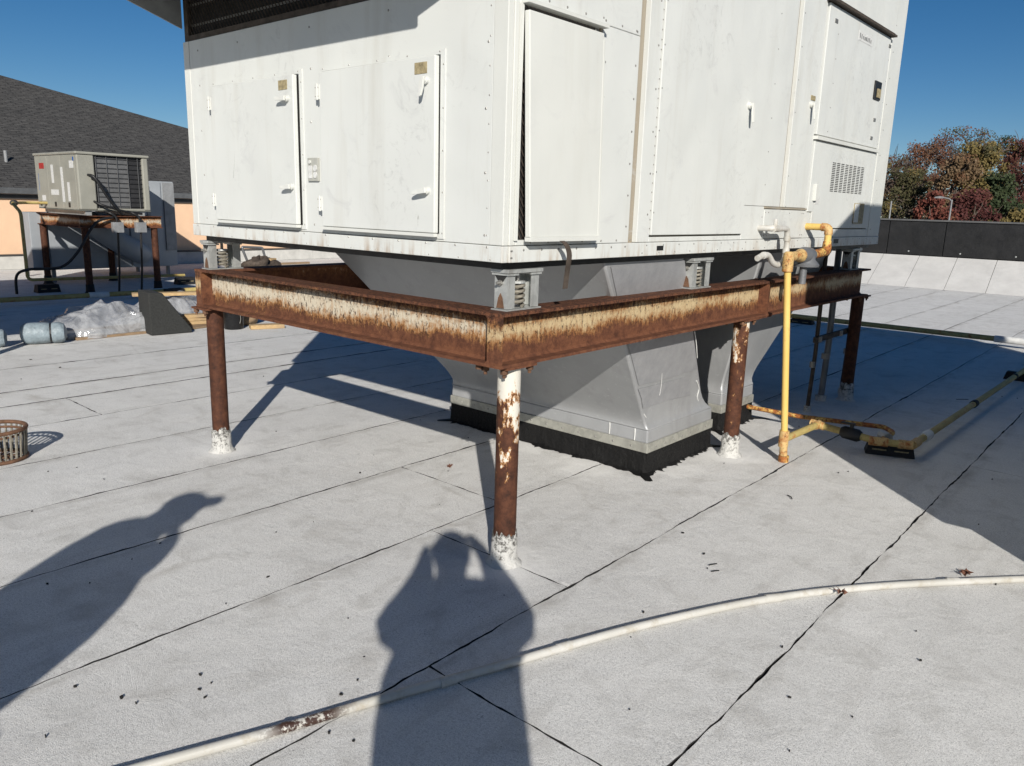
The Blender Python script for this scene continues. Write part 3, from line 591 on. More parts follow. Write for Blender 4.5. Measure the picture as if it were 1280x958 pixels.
hp_.hexa([(xo_b, .108, zb_), (xo_b+.028, .108, zb_), (xo_b+.020, .606, zb_), (xo_b-.01, .606, zb_)], [(xo_t, .090, zt_), (xo_t+.028, .090, zt_), (xo_t+.028, .596, zt_), (xo_t, .596, zt_)])
hpo = hp_.build('hanging_panel', 'unit_clean', unit, bevel=.004); B(xo_b-.004, xo_b+.034, .112, .608, 1.480, 1.499).build('bottom_lip', 'unit_clean', hpo); MB().hexa([(xo_b-.02, .600, 1.50), (xo_b+.022, .6, 1.50), (xo_b+.022, .614, 1.50), (xo_b-.02, .614, 1.50)], [(xo_t-.004, .592, 2.34), (xo_t+.030, .592, 2.34), (xo_t+.030, .604, 2.34), (xo_t-.004, .604, 2.34)]).build('side_flange', 'unit_clean', hpo)
sp_ = smooth_path([(.055, .315, 1.482), (.066, .335, 1.462), (.070, .352, 1.42), (.064, .350, 1.35), (.060, .345, 1.275)], 5)
m = MB()
for q in sp_: m.v += [(q.x-.002, q.y-.016, q.z), (q.x-.002, q.y+.016, q.z), (q.x+.002, q.y+.016, q.z), (q.x+.002, q.y-.016, q.z)]
m.f = [(4*i+k, 4*i+(k+1) % 4, 4*i+4+(k+1) % 4, 4*i+4+k) for i in range(len(sp_)-1) for k in range(4)]+[(0, 1, 2, 3), tuple(range(len(m.v)-4, len(m.v)))]
m.build('loose_strap', 'mesh_rust', hpo)
for z in [1.52+.148*i for i in range(7)]: rs(.660, z); rs(.908, z+.02); rs(.632, z+.03, 0, .005)
for y in (.13, .25, .37, .50, .65, .78, .90): rs(y, 1.443, .007); rs(y+.05, 1.474); rs(y, 2.43)
for y in (.05, .056): 
    for z in (1.44, 1.412): rs(y, z, .007, .005)
# section two: full-height access door
rpan('side_sheet', 1.012, 1.128, ZR, UT); rpan('side_sheet', 1.128, 2.195, ZR, 1.487); rpan('side_sheet', 2.195, 2.735, 1.668, UT)
d3 = rpan('access_door', 1.135, 2.188, 1.497, 3.74, out=.008)
for z in [1.53+.045*i for i in range(48)]: SCREWS.dome((FX1+.002, 1.124, z), (1, 0, 0), .0042)
for z in [1.60+.20*i for i in range(7)]: rs(1.100, z); rs(2.475, z, 0, .005); rs(1.145, z+.01, .008, .005)
def rhandle(y, z, par, out):
    m = MB().tube([(FX1+out-.002, y, z), (FX1+out+.014, y, z)], .020, 16).tube([(FX1+out+.012, y, z), (FX1+out+.030, y, z)], .013, 12)
    m.prism([(FX1+out+.024, y-.013, z+.012), (FX1+out+.024, y-.012, z-.05), (FX1+out+.032, y-.008, z-.098), (FX1+out+.032, y+.008, z-.098), (FX1+out+.024, y+.012, z-.05), (FX1+out+.024, y+.013, z+.012)], (.010, 0, 0))
    return m.build('handle', 'unit_clean', par, bevel=.002)
rhandle(2.125, 2.235, d3, .008)
B(FX1+.0075, FX1+.009, 1.20, 1.265, 1.418, 1.442).build('lifting_hole', 'black_metal', unit)
rpan('lower_panel', 2.50, 3.165, ZR+.002, 1.652, out=.004); rpan('side_sheet', 2.197, 2.497, ZR, 1.666)
B(FX1-.002, FX1+.012, 2.49, 3.18, 1.655, 1.666).build('drip_ledge', 'unit_stained', unit)
for y in (2.515, 2.56, 2.9, 3.12, 3.15): rs(y, 1.485, .004); rs(y, 1.63, .004, .005)
for i in range(24): rs(1.06+.165*i, 1.408, .007, .0045); rs(1.1+.165*i, 1.446, .007, .005)
# section three: control compartment
rpan('side_sheet', 2.805, 3.195, 1.668, UT); rpan('side_sheet', 3.195, 4.60, 3.03, UT); rpan('side_sheet', 4.555, 4.598, ZR, 3.03); rpan('side_sheet', 3.17, 3.28, ZR, 1.666); rpan('side_sheet', 3.282, 4.553, ZR, 1.522)
up = rpan('control_door', 3.205, 4.545, 2.165, 3.005, out=.014); lo = MB().prism([(FX1-.03, 3.205, 2.128), (FX1-.03, 4.545, 2.128), (FX1-.03, 4.545, 1.530), (FX1-.03, 3.29, 1.530), (FX1-.03, 3.29, 1.645), (FX1-.03, 3.205, 1.645)], (.040, 0, 0)).build('louver_panel', 'unit_white', unit, bevel=.003)
B(FX1-.002, FX1+.030, 3.19, 4.555, 2.132, 2.156).build('drip_ledge', 'unit_clean', unit)
B(FX1-.004, FX1+.05, 3.16, 4.57, 3.012, 3.026).build('drip_ledge', 'mesh_rust', unit)
MB().prism([(FX1+.045, 3.20, 3.028), (FX1+.045, 4.52, 3.028), (FX1-.004, 4.52, 3.62), (FX1-.004, 3.20, 3.62)], (.006, 0, 0)).build('sloped_cover', 'unit_clean', unit)
m = MB()
for c in range(8):
    for q in range(17):
        y0 = 3.585+c*.091; z0 = 1.796+q*.0125; m.box(FX1+.0095, FX1+.0112, y0, y0+.066, z0, z0+.0058)
m.build('louver_slots', 'dark_gap', lo, kind='stuff')
rhandle(3.075, 2.345, unit, .0); B(FX1-.001, FX1+.004, 3.065, 3.14, 2.375, 2.405).build('rating_label', 'sticker_tan', unit)
B(FX1+.013, FX1+.0158, 3.80, 4.10, 2.872, 2.935).build('brand_plate', 'sticker_white', up)
m = MB(); rr = random.Random(8)
for i in range(8): m.box(FX1+.0158, FX1+.0165, 3.82+.034*i, 3.82+.034*i+rr.uniform(.014, .024), 2.888, 2.888+rr.uniform(.02, .034))
m.build('worn_lettering', 'screw_steel', up, kind='stuff')
B(FX1+.013, FX1+.026, 4.27, 4.42, 2.52, 2.655).build('recessed_latch', 'black_metal', up, bevel=.003); B(FX1+.026, FX1+.032, 4.32, 4.40, 2.535, 2.60).build('warning_label', 'sticker_tan', up)
for yy, zz in ((4.35, 2.36), (4.33, 2.22), (3.31, 2.90), (4.50, 2.93)): B(FX1+.013, FX1+.018, yy, yy+.05, zz, zz+.025).build('catch', 'screw_steel', up)
for z in [2.2+.16*i for i in range(6)]: rs(3.40, z, .014, .005); rs(4.53, z, .014, .004)
B(FX1+.009, FX1+.030, 3.27, 3.315, 1.72, 1.835).build('latch', 'unit_clean', lo, bevel=.003); B(FX1+.009, FX1+.012, 3.32, 3.40, 1.70, 1.755).build('rating_label', 'sticker_white', lo)
B(FX1+.009, FX1+.018, 4.16, 4.39, 1.565, 1.725).build('service_box', 'sticker_tan', lo, bevel=.003); B(FX1+.018, FX1+.021, 4.16, 4.26, 1.575, 1.72).build('service_label', 'sticker_white', lo)
B(FX1+.0075, FX1+.009, 3.80, 3.90, 1.415, 1.448).build('lifting_hole', 'black_metal', unit)
for z in [1.52+.2*i for i in range(10)]: rs(4.66, z, .004); rs(2.83, z+.15, 0, .005)
SCREWS.build('screw_heads', 'screw_steel', unit, kind='stuff')
# condensate drain with its trap
dr = T(bend_path([(-.03, 2.44, 1.532), (.085, 2.44, 1.532), (.085, 2.665, 1.532), (.085, 2.69, 1.43), (.085, 2.68, 1.335)], .03), .0185, 14).build('drain_pipe', 'pvc', unit, smooth=True)
T(smooth_path([(.085, 2.68, 1.37), (.085, 2.655, 1.325), (.085, 2.58, 1.300), (.085, 2.49, 1.318), (.085, 2.41, 1.365), (.085, 2.33, 1.368), (.085, 2.25, 1.352)], 5), .0185, 14).build('trap', 'pvc', dr, smooth=True)
for p, q in (((.085, 2.445, 1.532), (.085, 2.52, 1.532)), ((.085, 2.678, 1.48), (.085, 2.682, 1.455)), ((.085, 2.683, 1.40), (.085, 2.679, 1.37)), ((.085, 2.36, 1.368), (.085, 2.33, 1.368))): T([p, q], .0225, 14).build('coupling', 'pvc', dr, smooth=True)
T([(.085, 2.47, 1.545), (.085, 2.47, 1.59)], .013, 10).build('vent_stub', 'pvc', dr)

# ================================================================== PIPES
gas = empty('gas_pipe', (.25, 2.58, 0), 'bright yellow gas riser with regulator feeding the large white unit', 'gas pipe')
rt = Vector((.15, 2.575, 1.35)); rb = Vector((.25, 2.60, .0))
T([rb, rb+(rt-rb)*.10], .026, 16).build('drip_leg', 'orange_fitting', gas, smooth=True); T([rb, rb+Vector((0, 0, .045))], .034, 12).build('end_cap', 'yellow_rust', gas, smooth=True)
tee = rb+(rt-rb)*.115; T([tee-Vector((0, 0, .05)), tee+Vector((0, 0, .06))], .032, 16).build('tee', 'orange_fitting', gas, smooth=True)
T([tee+Vector((0, 0, .04)), rt-Vector((0, 0, .05))], .0215, 16).build('riser', 'yellow_clean', gas, smooth=True)
MB().tube([rt-Vector((0, 0, .09)), rt-Vector((0, 0, .085)), rt+Vector((0, 0, .028)), rt+Vector((0, 0, .04))], [.027, .034, .034, .020], 16).tube([rt, rt+Vector((0, .10, .01))], [.032, .030], 16).build('elbow', 'orange_fitting', gas, smooth=True)
q = rt+Vector((0, .10, .01)); T([q, q+Vector((0, .05, 0)), q+Vector((0, .09, 0)), q+Vector((0, .10, 0))], [.028, .030, .044, .044], 18).build('union', 'orange_fitting', gas, smooth=True)
reg = q+Vector((0, .20, 0)); T([reg+Vector((0, -.10, 0)), reg+Vector((0, -.05, 0)), reg+Vector((0, .05, 0)), reg+Vector((0, .10, 0))], [.044, .056, .05, .036], 18).build('regulator', 'regulator_grey', gas, smooth=True)
T([reg+Vector((0, 0, -.075)), reg+Vector((0, 0, -.06)), reg+Vector((0, 0, -.03)), reg+Vector((0, 0, .02))], [.085, .088, .06, .05], 24).build('diaphragm', 'regulator_grey', gas, smooth=True)
T([reg+Vector((0, -.03, -.06)), reg+Vector((0, -.03, -.19))], .024, 14).build('spring_case', 'regulator_grey', gas, smooth=True)
e2 = Vector((.15, 3.19, 1.372)); T([reg+Vector((0, .09, 0)), e2], .030, 14).build('nipple', 'yellow_rust', gas, smooth=True)
T([e2-Vector((0, .03, 0)), e2+Vector((0, .035, 0)), e2+Vector((0, .045, .03)), e2+Vector((0, .045, .075))], [.030, .032, .032, .028], 14).build('elbow', 'yellow_rust', gas, smooth=True)
e3 = e2+Vector((0, .045, .170)); T([e2+Vector((0, .045, .05)), e3], .0235, 14).build('riser', 'yellow', gas, smooth=True)
T(bend_path([e3-Vector((0, 0, .05)), e3, e3-Vector((.05, 0, 0))], .03), .0285, 14).build('elbow', 'orange_fitting', gas, smooth=True)
T([e3-Vector((.03, 0, 0)), (-.02, e3.y, e3.z)], .0235, 14).build('branch', 'yellow', gas, smooth=True)
ln = empty('gas_pipe', (.8, 4, 0), 'yellow gas pipe lying low on black blocks over the shaded roof', 'gas pipe')
zz = .115; P1 = GZ(1022, 531, zz+.03); P2 = GZ(1050, 540, zz); P3 = GZ(1098, 552, zz); P4 = GZ(1140, 557, zz); P5 = GZ(1282, 462, zz); P6 = P4+(P5-P4)*1.8
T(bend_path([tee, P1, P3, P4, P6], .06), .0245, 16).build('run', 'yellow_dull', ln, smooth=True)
def fit(c, d, r, L, mat, name='coupling'): d = Vector(d).normalized(); return T([Vector(c)-d*L/2, Vector(c)+d*L/2], r, 16).build(name, mat, ln, smooth=True)
fit(P1, P3-P1, .030, .10, 'orange_fitting', 'elbow'); fit(P1, P1-tee, .030, .08, 'orange_fitting', 'elbow'); fit(P3, P4-P3, .032, .12, 'orange_fitting', 'tee'); fit(P4-(P4-P3).normalized()*.04, P4-P3, .031, .09, 'orange_fitting', 'elbow'); fit(P4+(P5-P4).normalized()*.07, P5-P4, .031, .12, 'orange_fitting', 'elbow')
fit(P4+(P5-P4)*.085, P5-P4, .035, .13, 'sealant_white'); fit(P4+(P5-P4)*.44, P5-P4, .031, .08, 'black_rubber', 'tape_wrap'); fit(P4+(P5-P4)*.86, P5-P4, .031, .05, 'black_rubber', 'tape_wrap')
vd = (P3-P1).normalized(); vc = P1+(P3-P1)*.56
MB().tube([vc-vd*.07, vc-vd*.05, vc+vd*.05, vc+vd*.07], [.032, .045, .045, .032], 14).tube([vc, vc+Vector((0, 0, .075))], .014, 8).box(vc.x-.07, vc.x+.02, vc.y-.012, vc.y+.012, vc.z+.066, vc.z+.078).build('shutoff_valve', 'black_metal', ln, smooth=True)
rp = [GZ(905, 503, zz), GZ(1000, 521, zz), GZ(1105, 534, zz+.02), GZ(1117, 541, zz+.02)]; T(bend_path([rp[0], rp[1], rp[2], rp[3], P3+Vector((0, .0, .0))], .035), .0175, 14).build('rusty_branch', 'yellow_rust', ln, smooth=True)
uq = GZ(1106, 546, zz+.01); T([uq-Vector((.03, -.03, 0)), uq+Vector((.03, -.03, 0))], .036, 8).build('union_nut', 'galvanized', ln)
def block(c, ang, L=.30, W=.10, H=.085, label='', nm='pipe_support'):
    r = empty(nm, (c.x, c.y, 0), label, 'pipe support', 'black pipe supports'); ca, sa = math.cos(ang), math.sin(ang)
    def tr(u, v): return (c.x+ca*u-sa*v, c.y+sa*u+ca*v)
    MB().hexa([tr(-L/2, -W/2)+(.001,), tr(L/2, -W/2)+(.001,), tr(L/2, W/2)+(.001,), tr(-L/2, W/2)+(.001,)], [tr(-L/2+.02, -W/2+.02)+(H,), tr(L/2-.02, -W/2+.02)+(H,), tr(L/2-.02, W/2-.02)+(H,), tr(-L/2+.02, W/2-.02)+(H,)]).build('base', 'black_rubber', r, bevel=.008)
    for u in (-L*.22, L*.22):
        a = tr(u-.045, -W/2+.004); b = tr(u+.045, -W/2+.004); MB().hexa([a+(H*.42,), b+(H*.42,), tr(u+.045, -W/2+.012)+(H*.42,), tr(u-.045, -W/2+.012)+(H*.42,)], [a+(H*.52,), b+(H*.52,), tr(u+.045, -W/2+.016)+(H*.52,), tr(u-.045, -W/2+.016)+(H*.52,)]).build('reflector', 'sticker_tan', r)
    return r
bc = GZ(1111, 568, .0); block(bc, math.atan2((P4-P3).y, (P4-P3).x), .32, .13, .088, label='black block under the elbow of the yellow gas pipe near its shutoff valve')
pc = P4+(P5-P4)*.985; block(pc, math.atan2((P5-P4).x, -(P5-P4).y), .34, .12, label='black block under the straight shaded stretch of yellow gas pipe')
# far gas main across the roof
fm = empty('gas_pipe', (0, 9.5, 0), 'long yellow gas main lying across the roof before the white apron', 'gas pipe')
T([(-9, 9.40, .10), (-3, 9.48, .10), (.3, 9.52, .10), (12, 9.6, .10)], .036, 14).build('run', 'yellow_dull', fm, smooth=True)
for x in (.42, -5.2, 5.4): T([(x-.16, 9.52, .10), (x+.2, 9.525, .10)], .046, 14).build('coupling', 'sealant_white', fm, smooth=True)
for i, (x, lb) in enumerate(((-2.3, 'black block under the far gas main seen past the conduits'), (2.4, 'black block under the far gas main beyond the gas riser'))): block(Vector((x, 9.5, 0)), 0, .36, .16, .063, lb)
# white pipe snaking over the roof in front
wp = [GZ(x, y, .0165) for x, y in ((190, 956), (350, 912), (480, 873), (640, 828), (800, 783), (960, 749), (1100, 733), (1280, 724))]
wp = [wp[0]+(wp[0]-wp[1])*2.6, wp[0]+(wp[0]-wp[1])*1.2]+wp+[wp[-1]+Vector((.34, .36, 0)), wp[-1]+Vector((1.1, 1.0, 0))]
wpi = empty('drain_line', (.6, 0, 0), 'long weathered white plastic pipe curving over the bare roof', 'pipe')
T(smooth_path(wp, 8), .0160, 16).build('pipe', 'pvc_worn', wpi, smooth=True)
cq, cr_ = GZ(957, 749, .0165), GZ(975, 747, .0165); T([cq, cr_], .0185, 16).build('coupling', 'pvc_worn', wpi, smooth=True)
cq = GZ(352, 911, .0165); T([cq, cq+(GZ(360, 909, .0165)-cq)], .0180, 16).build('coupling', 'pvc_worn', wpi, smooth=True)
for px_, py_ in ((560, 851), (1190, 727), (705, 809)):
    cq = GZ(px_, py_, .0165); k_ = min(range(len(wp)-1), key=lambda i: (wp[i]-cq).length); dd = (wp[k_+1]-wp[k_-1]).normalized(); T([cq-dd*.03, cq+dd*.03], .0181, 16).build('coupling', 'pvc_worn', wpi, smooth=True)
# conduits beside the far post
cdt = empty('conduit_bundle', (-.2, 4.6, 0), 'three upright conduits strapped to a strut beside the shaded far post', 'conduit')
for x, y, r, mt, top in ((-.16, 4.10, .017, 'mesh_rust', 1.36), (-.23, 4.60, .027, 'tube_grey', 1.36), (-.20, 5.02, .012, 'cable_black', 1.36)):
    c = T([(x, y, 0), (x+.01, y+.01, .5), (x, y+.02, top)], r, 12).build('conduit', mt, cdt, smooth=True)
    T([(x, y, .0), (x, y, .05)], r*1.8, 10).build('coated_foot', 'boot', c); T([(x, y, .38), (x, y, .43)], r*1.35, 10).build('coupling', 'screw_steel', c)
MB().box(-.150, -.125, 4.02, 4.92, .60, .645).build('strut', 'mesh_rust', cdt)
m = MB(); [m.tube([(-.13, 4.0+.1*i, .60), (-.13, 4.0+.1*i, .645)], .024, 10) for i in (1, 6, 8)]; m.build('strap', 'screw_steel', cdt)

# ================================================================== CONDENSER ON ITS STAND (left background)
sx, sy = -11.65, 2.75
st2 = empty('steel_stand', (sx-1.1, sy+.65, 0), 'small rusty steel stand carrying the grey-green condenser', 'stand')
def ib2(p0, p1): return ibeam(p0, p1, 'small_beam', st2, 1.27, 1.07, .12, .012, .010)
ib2((sx-.06, sy, 0), (sx-.06, sy+1.34, 0)); ib2((sx-2.24, sy, 0), (sx-2.24, sy+1.34, 0)); ib2((sx-2.18, sy+.06, 0), (sx-.12, sy+.06, 0)); ib2((sx-2.18, sy+1.28, 0), (sx-.12, sy+1.28, 0))
for x, y in ((-.08, .08), (-.08, 1.22), (-1.95, .08), (-1.95, 1.22)):
    po = T([(sx+x, sy+y, 0), (sx+x, sy+y, 1.07)], .055, 16).build('post', 'post_rust', st2, smooth=True); T([(sx+x, sy+y, 0), (sx+x, sy+y, .03), (sx+x, sy+y, .15)], [.09, .07, .062], 14).build('coated_foot', 'bitumen', po)
cu = empty('condenser_unit', (sx-1, sy+.6, 1.27), 'grey-green boxy condenser with coil grille on the small rusty stand', 'condenser')
cx0, cx1, cy0, cy1, cz0, cz1 = -13.60, -11.75, 2.80, 3.95, 1.36, 2.24
for yy in (cy0+.08, cy1-.2): B(cx0+.05, cx1-.03, yy, yy+.1, 1.272, 1.345).build('base_rail', 'galvanized', cu)
B(cx0, cx1, cy0, cy1, 1.345, 1.362).build('base_pan', 'casing_dark', cu)
B(cx0+.02, cx1-.06, cy0+.02, cy1-.02, cz0, cz1).build('casing', 'casing_dark', cu)
for a, b in ((cx0, cx0+.55), (cx0+.556, cx0+1.15), (cx0+1.156, cx1-.10)): B(a, b, cy0, cy0+.02, cz0+.002, cz1).build('panel', 'casing_green', cu, bevel=.004)
B(cx1-.094, cx1, cy0, cy0+.27, cz0+.002, cz1).build('corner_post', 'casing_green', cu, bevel=.02); B(cx1-.08, cx1, cy1-.10, cy1, cz0+.002, cz1).build('corner_post', 'casing_green', cu, bevel=.02)
B(cx1-.05, cx1, cy0+.27, cy1-.10, cz0+.002, cz0+.03).build('coil_sill', 'casing_green', cu)
B(cx0-.02, cx1+.02, cy0-.02, cy1+.02, cz1, cz1+.045).build('top_cover', 'casing_green', cu, bevel=.015)
B(cx1-.058, cx1-.05, cy0+.27, cy1-.10, cz0+.03, cz1).build('coil', 'coil_dark', cu)
B(cx1-.05, cx1-.045, cy0+.30, cy1-.32, cz0+.04, cz1-.03).build('torn_coil_cover', 'coil_grey', cu)  # flat grey slab that paints the sheen inside the dark coil
for i in range(11): B(cx1-.044, cx1-.030, cy0+.272, cy1-.102, cz0+.06+.077*i, cz0+.068+.077*i).build('grille_bar', 'coil_dark', cu)
for i in range(5): B(cx1-.030, cx1-.024, cy0+.30+.17*i, cy0+.308+.17*i, cz0+.03, cz1).build('grille_rod', 'coil_grey', cu)
def stick(px0, py0, px1, py1, mt):
    a, b = PY(px0, py0, cy0), PY(px1, py1, cy0); B(min(a.x, b.x), max(a.x, b.x), cy0-.004, cy0-.001, min(a.z, b.z), max(a.z, b.z)).build('sticker', mt, cu)
for q in ((48.5, 204, 55, 211, 'sticker_red'), (86, 201, 92, 210, 'sticker_white'), (75, 209, 82, 253, 'sticker_white'), (63, 206, 68, 229, 'sticker_white'), (64, 237, 74, 244, 'sticker_white'), (53, 244, 58, 251, 'sticker_white'), (48, 217, 50, 238, 'sticker_blue'), (90, 196, 92, 201, 'sticker_blue'), (84, 228, 89, 252, 'sticker_white')): stick(*q)
for px in (52, 70, 87): a = PY(px, 255, cy0); B(a.x-.04, a.x+.04, cy0-.003, cy0-.001, cz0+.03, cz0+.11).build('lifting_hole', 'black_metal', cu)
for off in (0, .06): T(smooth_path([(cx1-.01, cy0+.16+off, 1.92-off), (cx1+.10, cy0+.22+off, 1.88-off), (cx1+.13, cy0+.36, 1.62), (cx1+.12, cy0+.5, 1.42), (cx1+.06, cy0+.62, 1.30)], 6), .022, 10).build('hose', 'cable_black', cu, smooth=True)
T(smooth_path([(cx1-.01, cy0+.22, 1.50), (cx1+.1, cy0+.34, 1.43), (cx1+.09, cy0+.7, 1.34), (cx1+.09, cy0+.95, 1.31)], 6), .02, 10).build('hose', 'cable_black', cu, smooth=True)
for k, (yy, lb) in enumerate(((sy+.55, 'pale grey junction box in the middle of the small stand beam'), (sy+.93, 'pale grey junction box on the small stand beam beside its end post'))):
    jb = empty('junction_box', (sx+.05, yy, 1.0), lb, 'electrical box', 'junction boxes on the small stand'); B(sx+.004, sx+.10, yy-.085, yy+.085, 1.0, 1.17).build('box', 'lamp_grey', jb, bevel=.006)
    T(smooth_path([(sx+.05, yy, 1.17), (sx+.05, yy-.02, 1.26), (sx+.02, yy-.1, 1.32), (sx-.08, yy-.14, 1.345)], 5), .02, 10).build('hose', 'cable_black', jb, smooth=True); T([(sx+.05, yy, 1.0), (sx+.04, yy-.02, .4), (sx-.02, yy-.03, .01)], .018, 10).build('conduit', 'cable_black', jb, smooth=True)
T(smooth_path([(sx+.02, sy+.5, 1.25), (sx+.05, sy+.2, 1.15), (sx+.04, sy-.1, .7), (sx-.05, sy-.35, .45), (sx-.2, sy-.75, .42), (sx-.35, sy-.9, .32), (sx-.38, sy-.92, .02)], 6), .022, 10).build('cable', 'cable_black', cu, smooth=True)
yl = empty('gas_pipe', (-11.9, 2.0, 0), 'thin yellow gas pipe rising beside the grey-green condenser stand', 'gas pipe')
T(bend_path([(-13.2, cy0+.05, 1.44), (-13.2, 2.45, 1.44), (-12.4, 2.02, 1.44), (-12.0, 2.0, 1.30), (-12.0, 2.0, .24), (-12.0, 4.6, .20)], .08), .026, 12).build('pipe', 'yellow_dull', yl, smooth=True)
T([(-12.42, 2.03, 1.44), (-12.62, 2.13, 1.44)], .045, 10).build('valve', 'black_metal', yl)
yb = empty('gas_pipe', (-10.7, 2.5, 0), 'yellow gas main with white couplings on the shaded roof before the condenser', 'gas pipe')
T([(-11.0, -3, .09), (-10.70, 2.2, .09), (-10.55, 5.0, .09), (-10.4, 9, .09)], .038, 12).build('run', 'yellow_dull', yb, smooth=True)
for y in (2.55, 3.5): T([(-10.68, y-.14, .09), (-10.66, y+.14, .09)], .048, 12).build('coupling', 'sealant_white', yb, smooth=True)
for (x, y, lb) in ((-12.25, 2.35, 'black support block on shaded roof left of the small stand post'), (-10.62, 3.7, 'black support block under the shaded gas main couplings'), (-12.3, 4.75, 'black support block right of the small stand end post')): block(Vector((x, y, 0)), math.pi/2, .36, .2, .13, lb)
# second, blue-grey unit right behind the stand
bu = empty('air_handler', (-14.3, 4, 0), 'blue-grey air handler standing in shade behind the condenser stand', 'air handler')
B(-15.4, -13.62, 4.36, 5.28, .24, 1.90).build('casing', 'panel_bluegrey', bu, bevel=.01); B(-14.1, -13.62, 2.62, 4.355, .24, 1.27).build('casing', 'panel_bluegrey', bu, bevel=.01)
for a, b, c, d in ((2.9, 3.55, .3, 1.3), (3.56, 4.35, .55, 1.3), (4.36, 5.02, .24, 1.88)): B(-13.62, -13.60, a+.01, b-.01, c, d).build('panel', 'panel_bluegrey', bu, bevel=.005)
B(-13.62, -13.585, 5.06, 5.27, .55, 1.88).build('corner_trim', 'lamp_grey', bu); B(-13.60, -13.585, 4.72, 4.78, .95, 1.8).build('trim_strip', 'lamp_grey', bu)
for x in (-15.2, -13.8):
    for y in (3.0, 4.1, 5.15): T([(x, y, 0), (x, y, .24)], .04, 10).build('leg', 'lamp_grey', bu)
T(smooth_path([(-13.5, 3.6, 1.1), (-13.35, 3.75, .95), (-13.3, 4.0, .75), (-13.35, 4.3, .6), (-13.5, 4.5, .5)], 6), .20, 20).build('duct_elbow', 'panel_bluegrey', bu, smooth=True)

# ================================================================== DEBRIS BEHIND THE STAND
rr = random.Random(3)
def lump(name, c, rx, ry, rz, mat, seed, wr=.2, n=44, mm=26, parent=None):
    m = MB(); r_ = random.Random(seed); ph = [(r_.uniform(1.5, 5), r_.uniform(1.5, 5), r_.uniform(0, 6)) for _ in range(7)]
    for j in range(mm+1):
        th = math.pi*j/mm
        for i in range(n):
            a = 2*math.pi*i/n; k = 1+wr*sum(math.sin(p*a*1.0 if False else round(p)*a+q*th*1.4+s)/(1+.25*t) for t, (p, q, s) in enumerate(ph))/2.6
            k += .06*abs(math.sin(4.5*a+2.2*th+seed))*math.sin(th)+.03*abs(math.sin(7*a-4*th))*math.sin(th)
            z = c[2]+rz*math.cos(th)*k; m.v.append((c[0]+rx*math.sin(th)*math.cos(a)*k, c[1]+ry*math.sin(th)*math.sin(a)*k, max(.004+.002*math.sin(i), z)))
    m.f = [(j*n+i, j*n+(i+1) % n, (j+1)*n+(i+1) % n, (j+1)*n+i) for j in range(mm) for i in range(n)]
    return m.build(name, mat, parent, smooth=True)
def bag(name, c, sp, label, seed):      # film heaped up in sharp folds
    m = MB(); n, k = 96, 40; r_ = random.Random(seed); ph = [(r_.uniform(-4.5, 4.5), r_.uniform(-4.5, 4.5), r_.uniform(0, 6), r_.uniform(.5, 1)) for _ in range(7)]
    def hgt(u, v):
        du, dv = u+.12*math.sin(5*v+seed), v+.12*math.sin(4*u+2*seed); s = 0; w_ = 0
        for i, (p, q, t, am) in enumerate(ph):
            f = 1+.45*i; am = am/(1+.45*i); s += am*(1-abs(math.sin(.5*f*(p*du+q*dv)+t))); w_ += am
        return s/w_
    m.v.append((c[0], c[1], sp[2]*(.35+.65*hgt(0, 0))+.02))
    for j in range(1, k+1):
        rad = j/k
        for i in range(n):
            a = 2*math.pi*i/n; e = 1+.10*math.sin(3*a+seed)+.08*math.sin(5*a+2*seed)+.03*math.sin(13*a)+.02*math.sin(29*a+seed); u, v = rad*math.cos(a), rad*math.sin(a)
            env = (1-rad**3.2)**.6; h = env*(.30+.95*hgt(u, v))*sp[2]; bul = 1+.12*math.sin(math.pi*rad)
            m.v.append((c[0]+u*e*sp[0]*bul, c[1]+v*e*sp[1]*bul, .006+h+(.006*abs(math.sin(9*a)) if j == k else 0)))
    m.f = [(0, 1+i, 1+(i+1) % n) for i in range(n)]+[(1+(j-1)*n+i, 1+j*n+i, 1+j*n+(i+1) % n, 1+(j-1)*n+(i+1) % n) for j in range(1, k) for i in range(n)]
    return tag(m.build(name, 'bag', smooth=True), label, 'plastic sheet', 'clear plastic sheeting')
bag('plastic_sheet', (-7.72, 1.42, 0), (.52, .70, .50), 'crumpled clear plastic sheeting heaped beside the black wedge block', 5); bag('plastic_sheet', (-8.1, 2.45, 0), (.38, .54, .46), 'smaller clear plastic wrap bunched over lumber behind the black wedge', 9)
tag(B(-7.9, -7.25, .95, 2.1, .002, .03).build('cardboard_sheet', 'cardboard'), 'flat brown cardboard lying under the heaped plastic sheeting', 'cardboard')
MB().hexa([(-7.75, .82, .034), (-7.35, .80, .034), (-7.30, 1.42, .034), (-7.62, 1.46, .034)], [(-7.75, .82, .046), (-7.35, .80, .046), (-7.30, 1.42, .046), (-7.62, 1.46, .046)]).build('white_board', 'board_white'); tag(bpy.data.objects['white_board'], 'flat white board lying on cardboard between wrapped roll and plastic', 'board')
wd = MB().prism([(-7.05, 1.70, .002), (-7.0, 2.18, .002), (-7.0, 2.18, .05), (-7.04, 1.86, .50), (-7.05, 1.70, .51)], (-.42, .06, 0)).build('wedge_block', 'foam_dark', bevel=.012); tag(wd, 'dark grey granular wedge block standing beside the plastic sheeting', 'block')
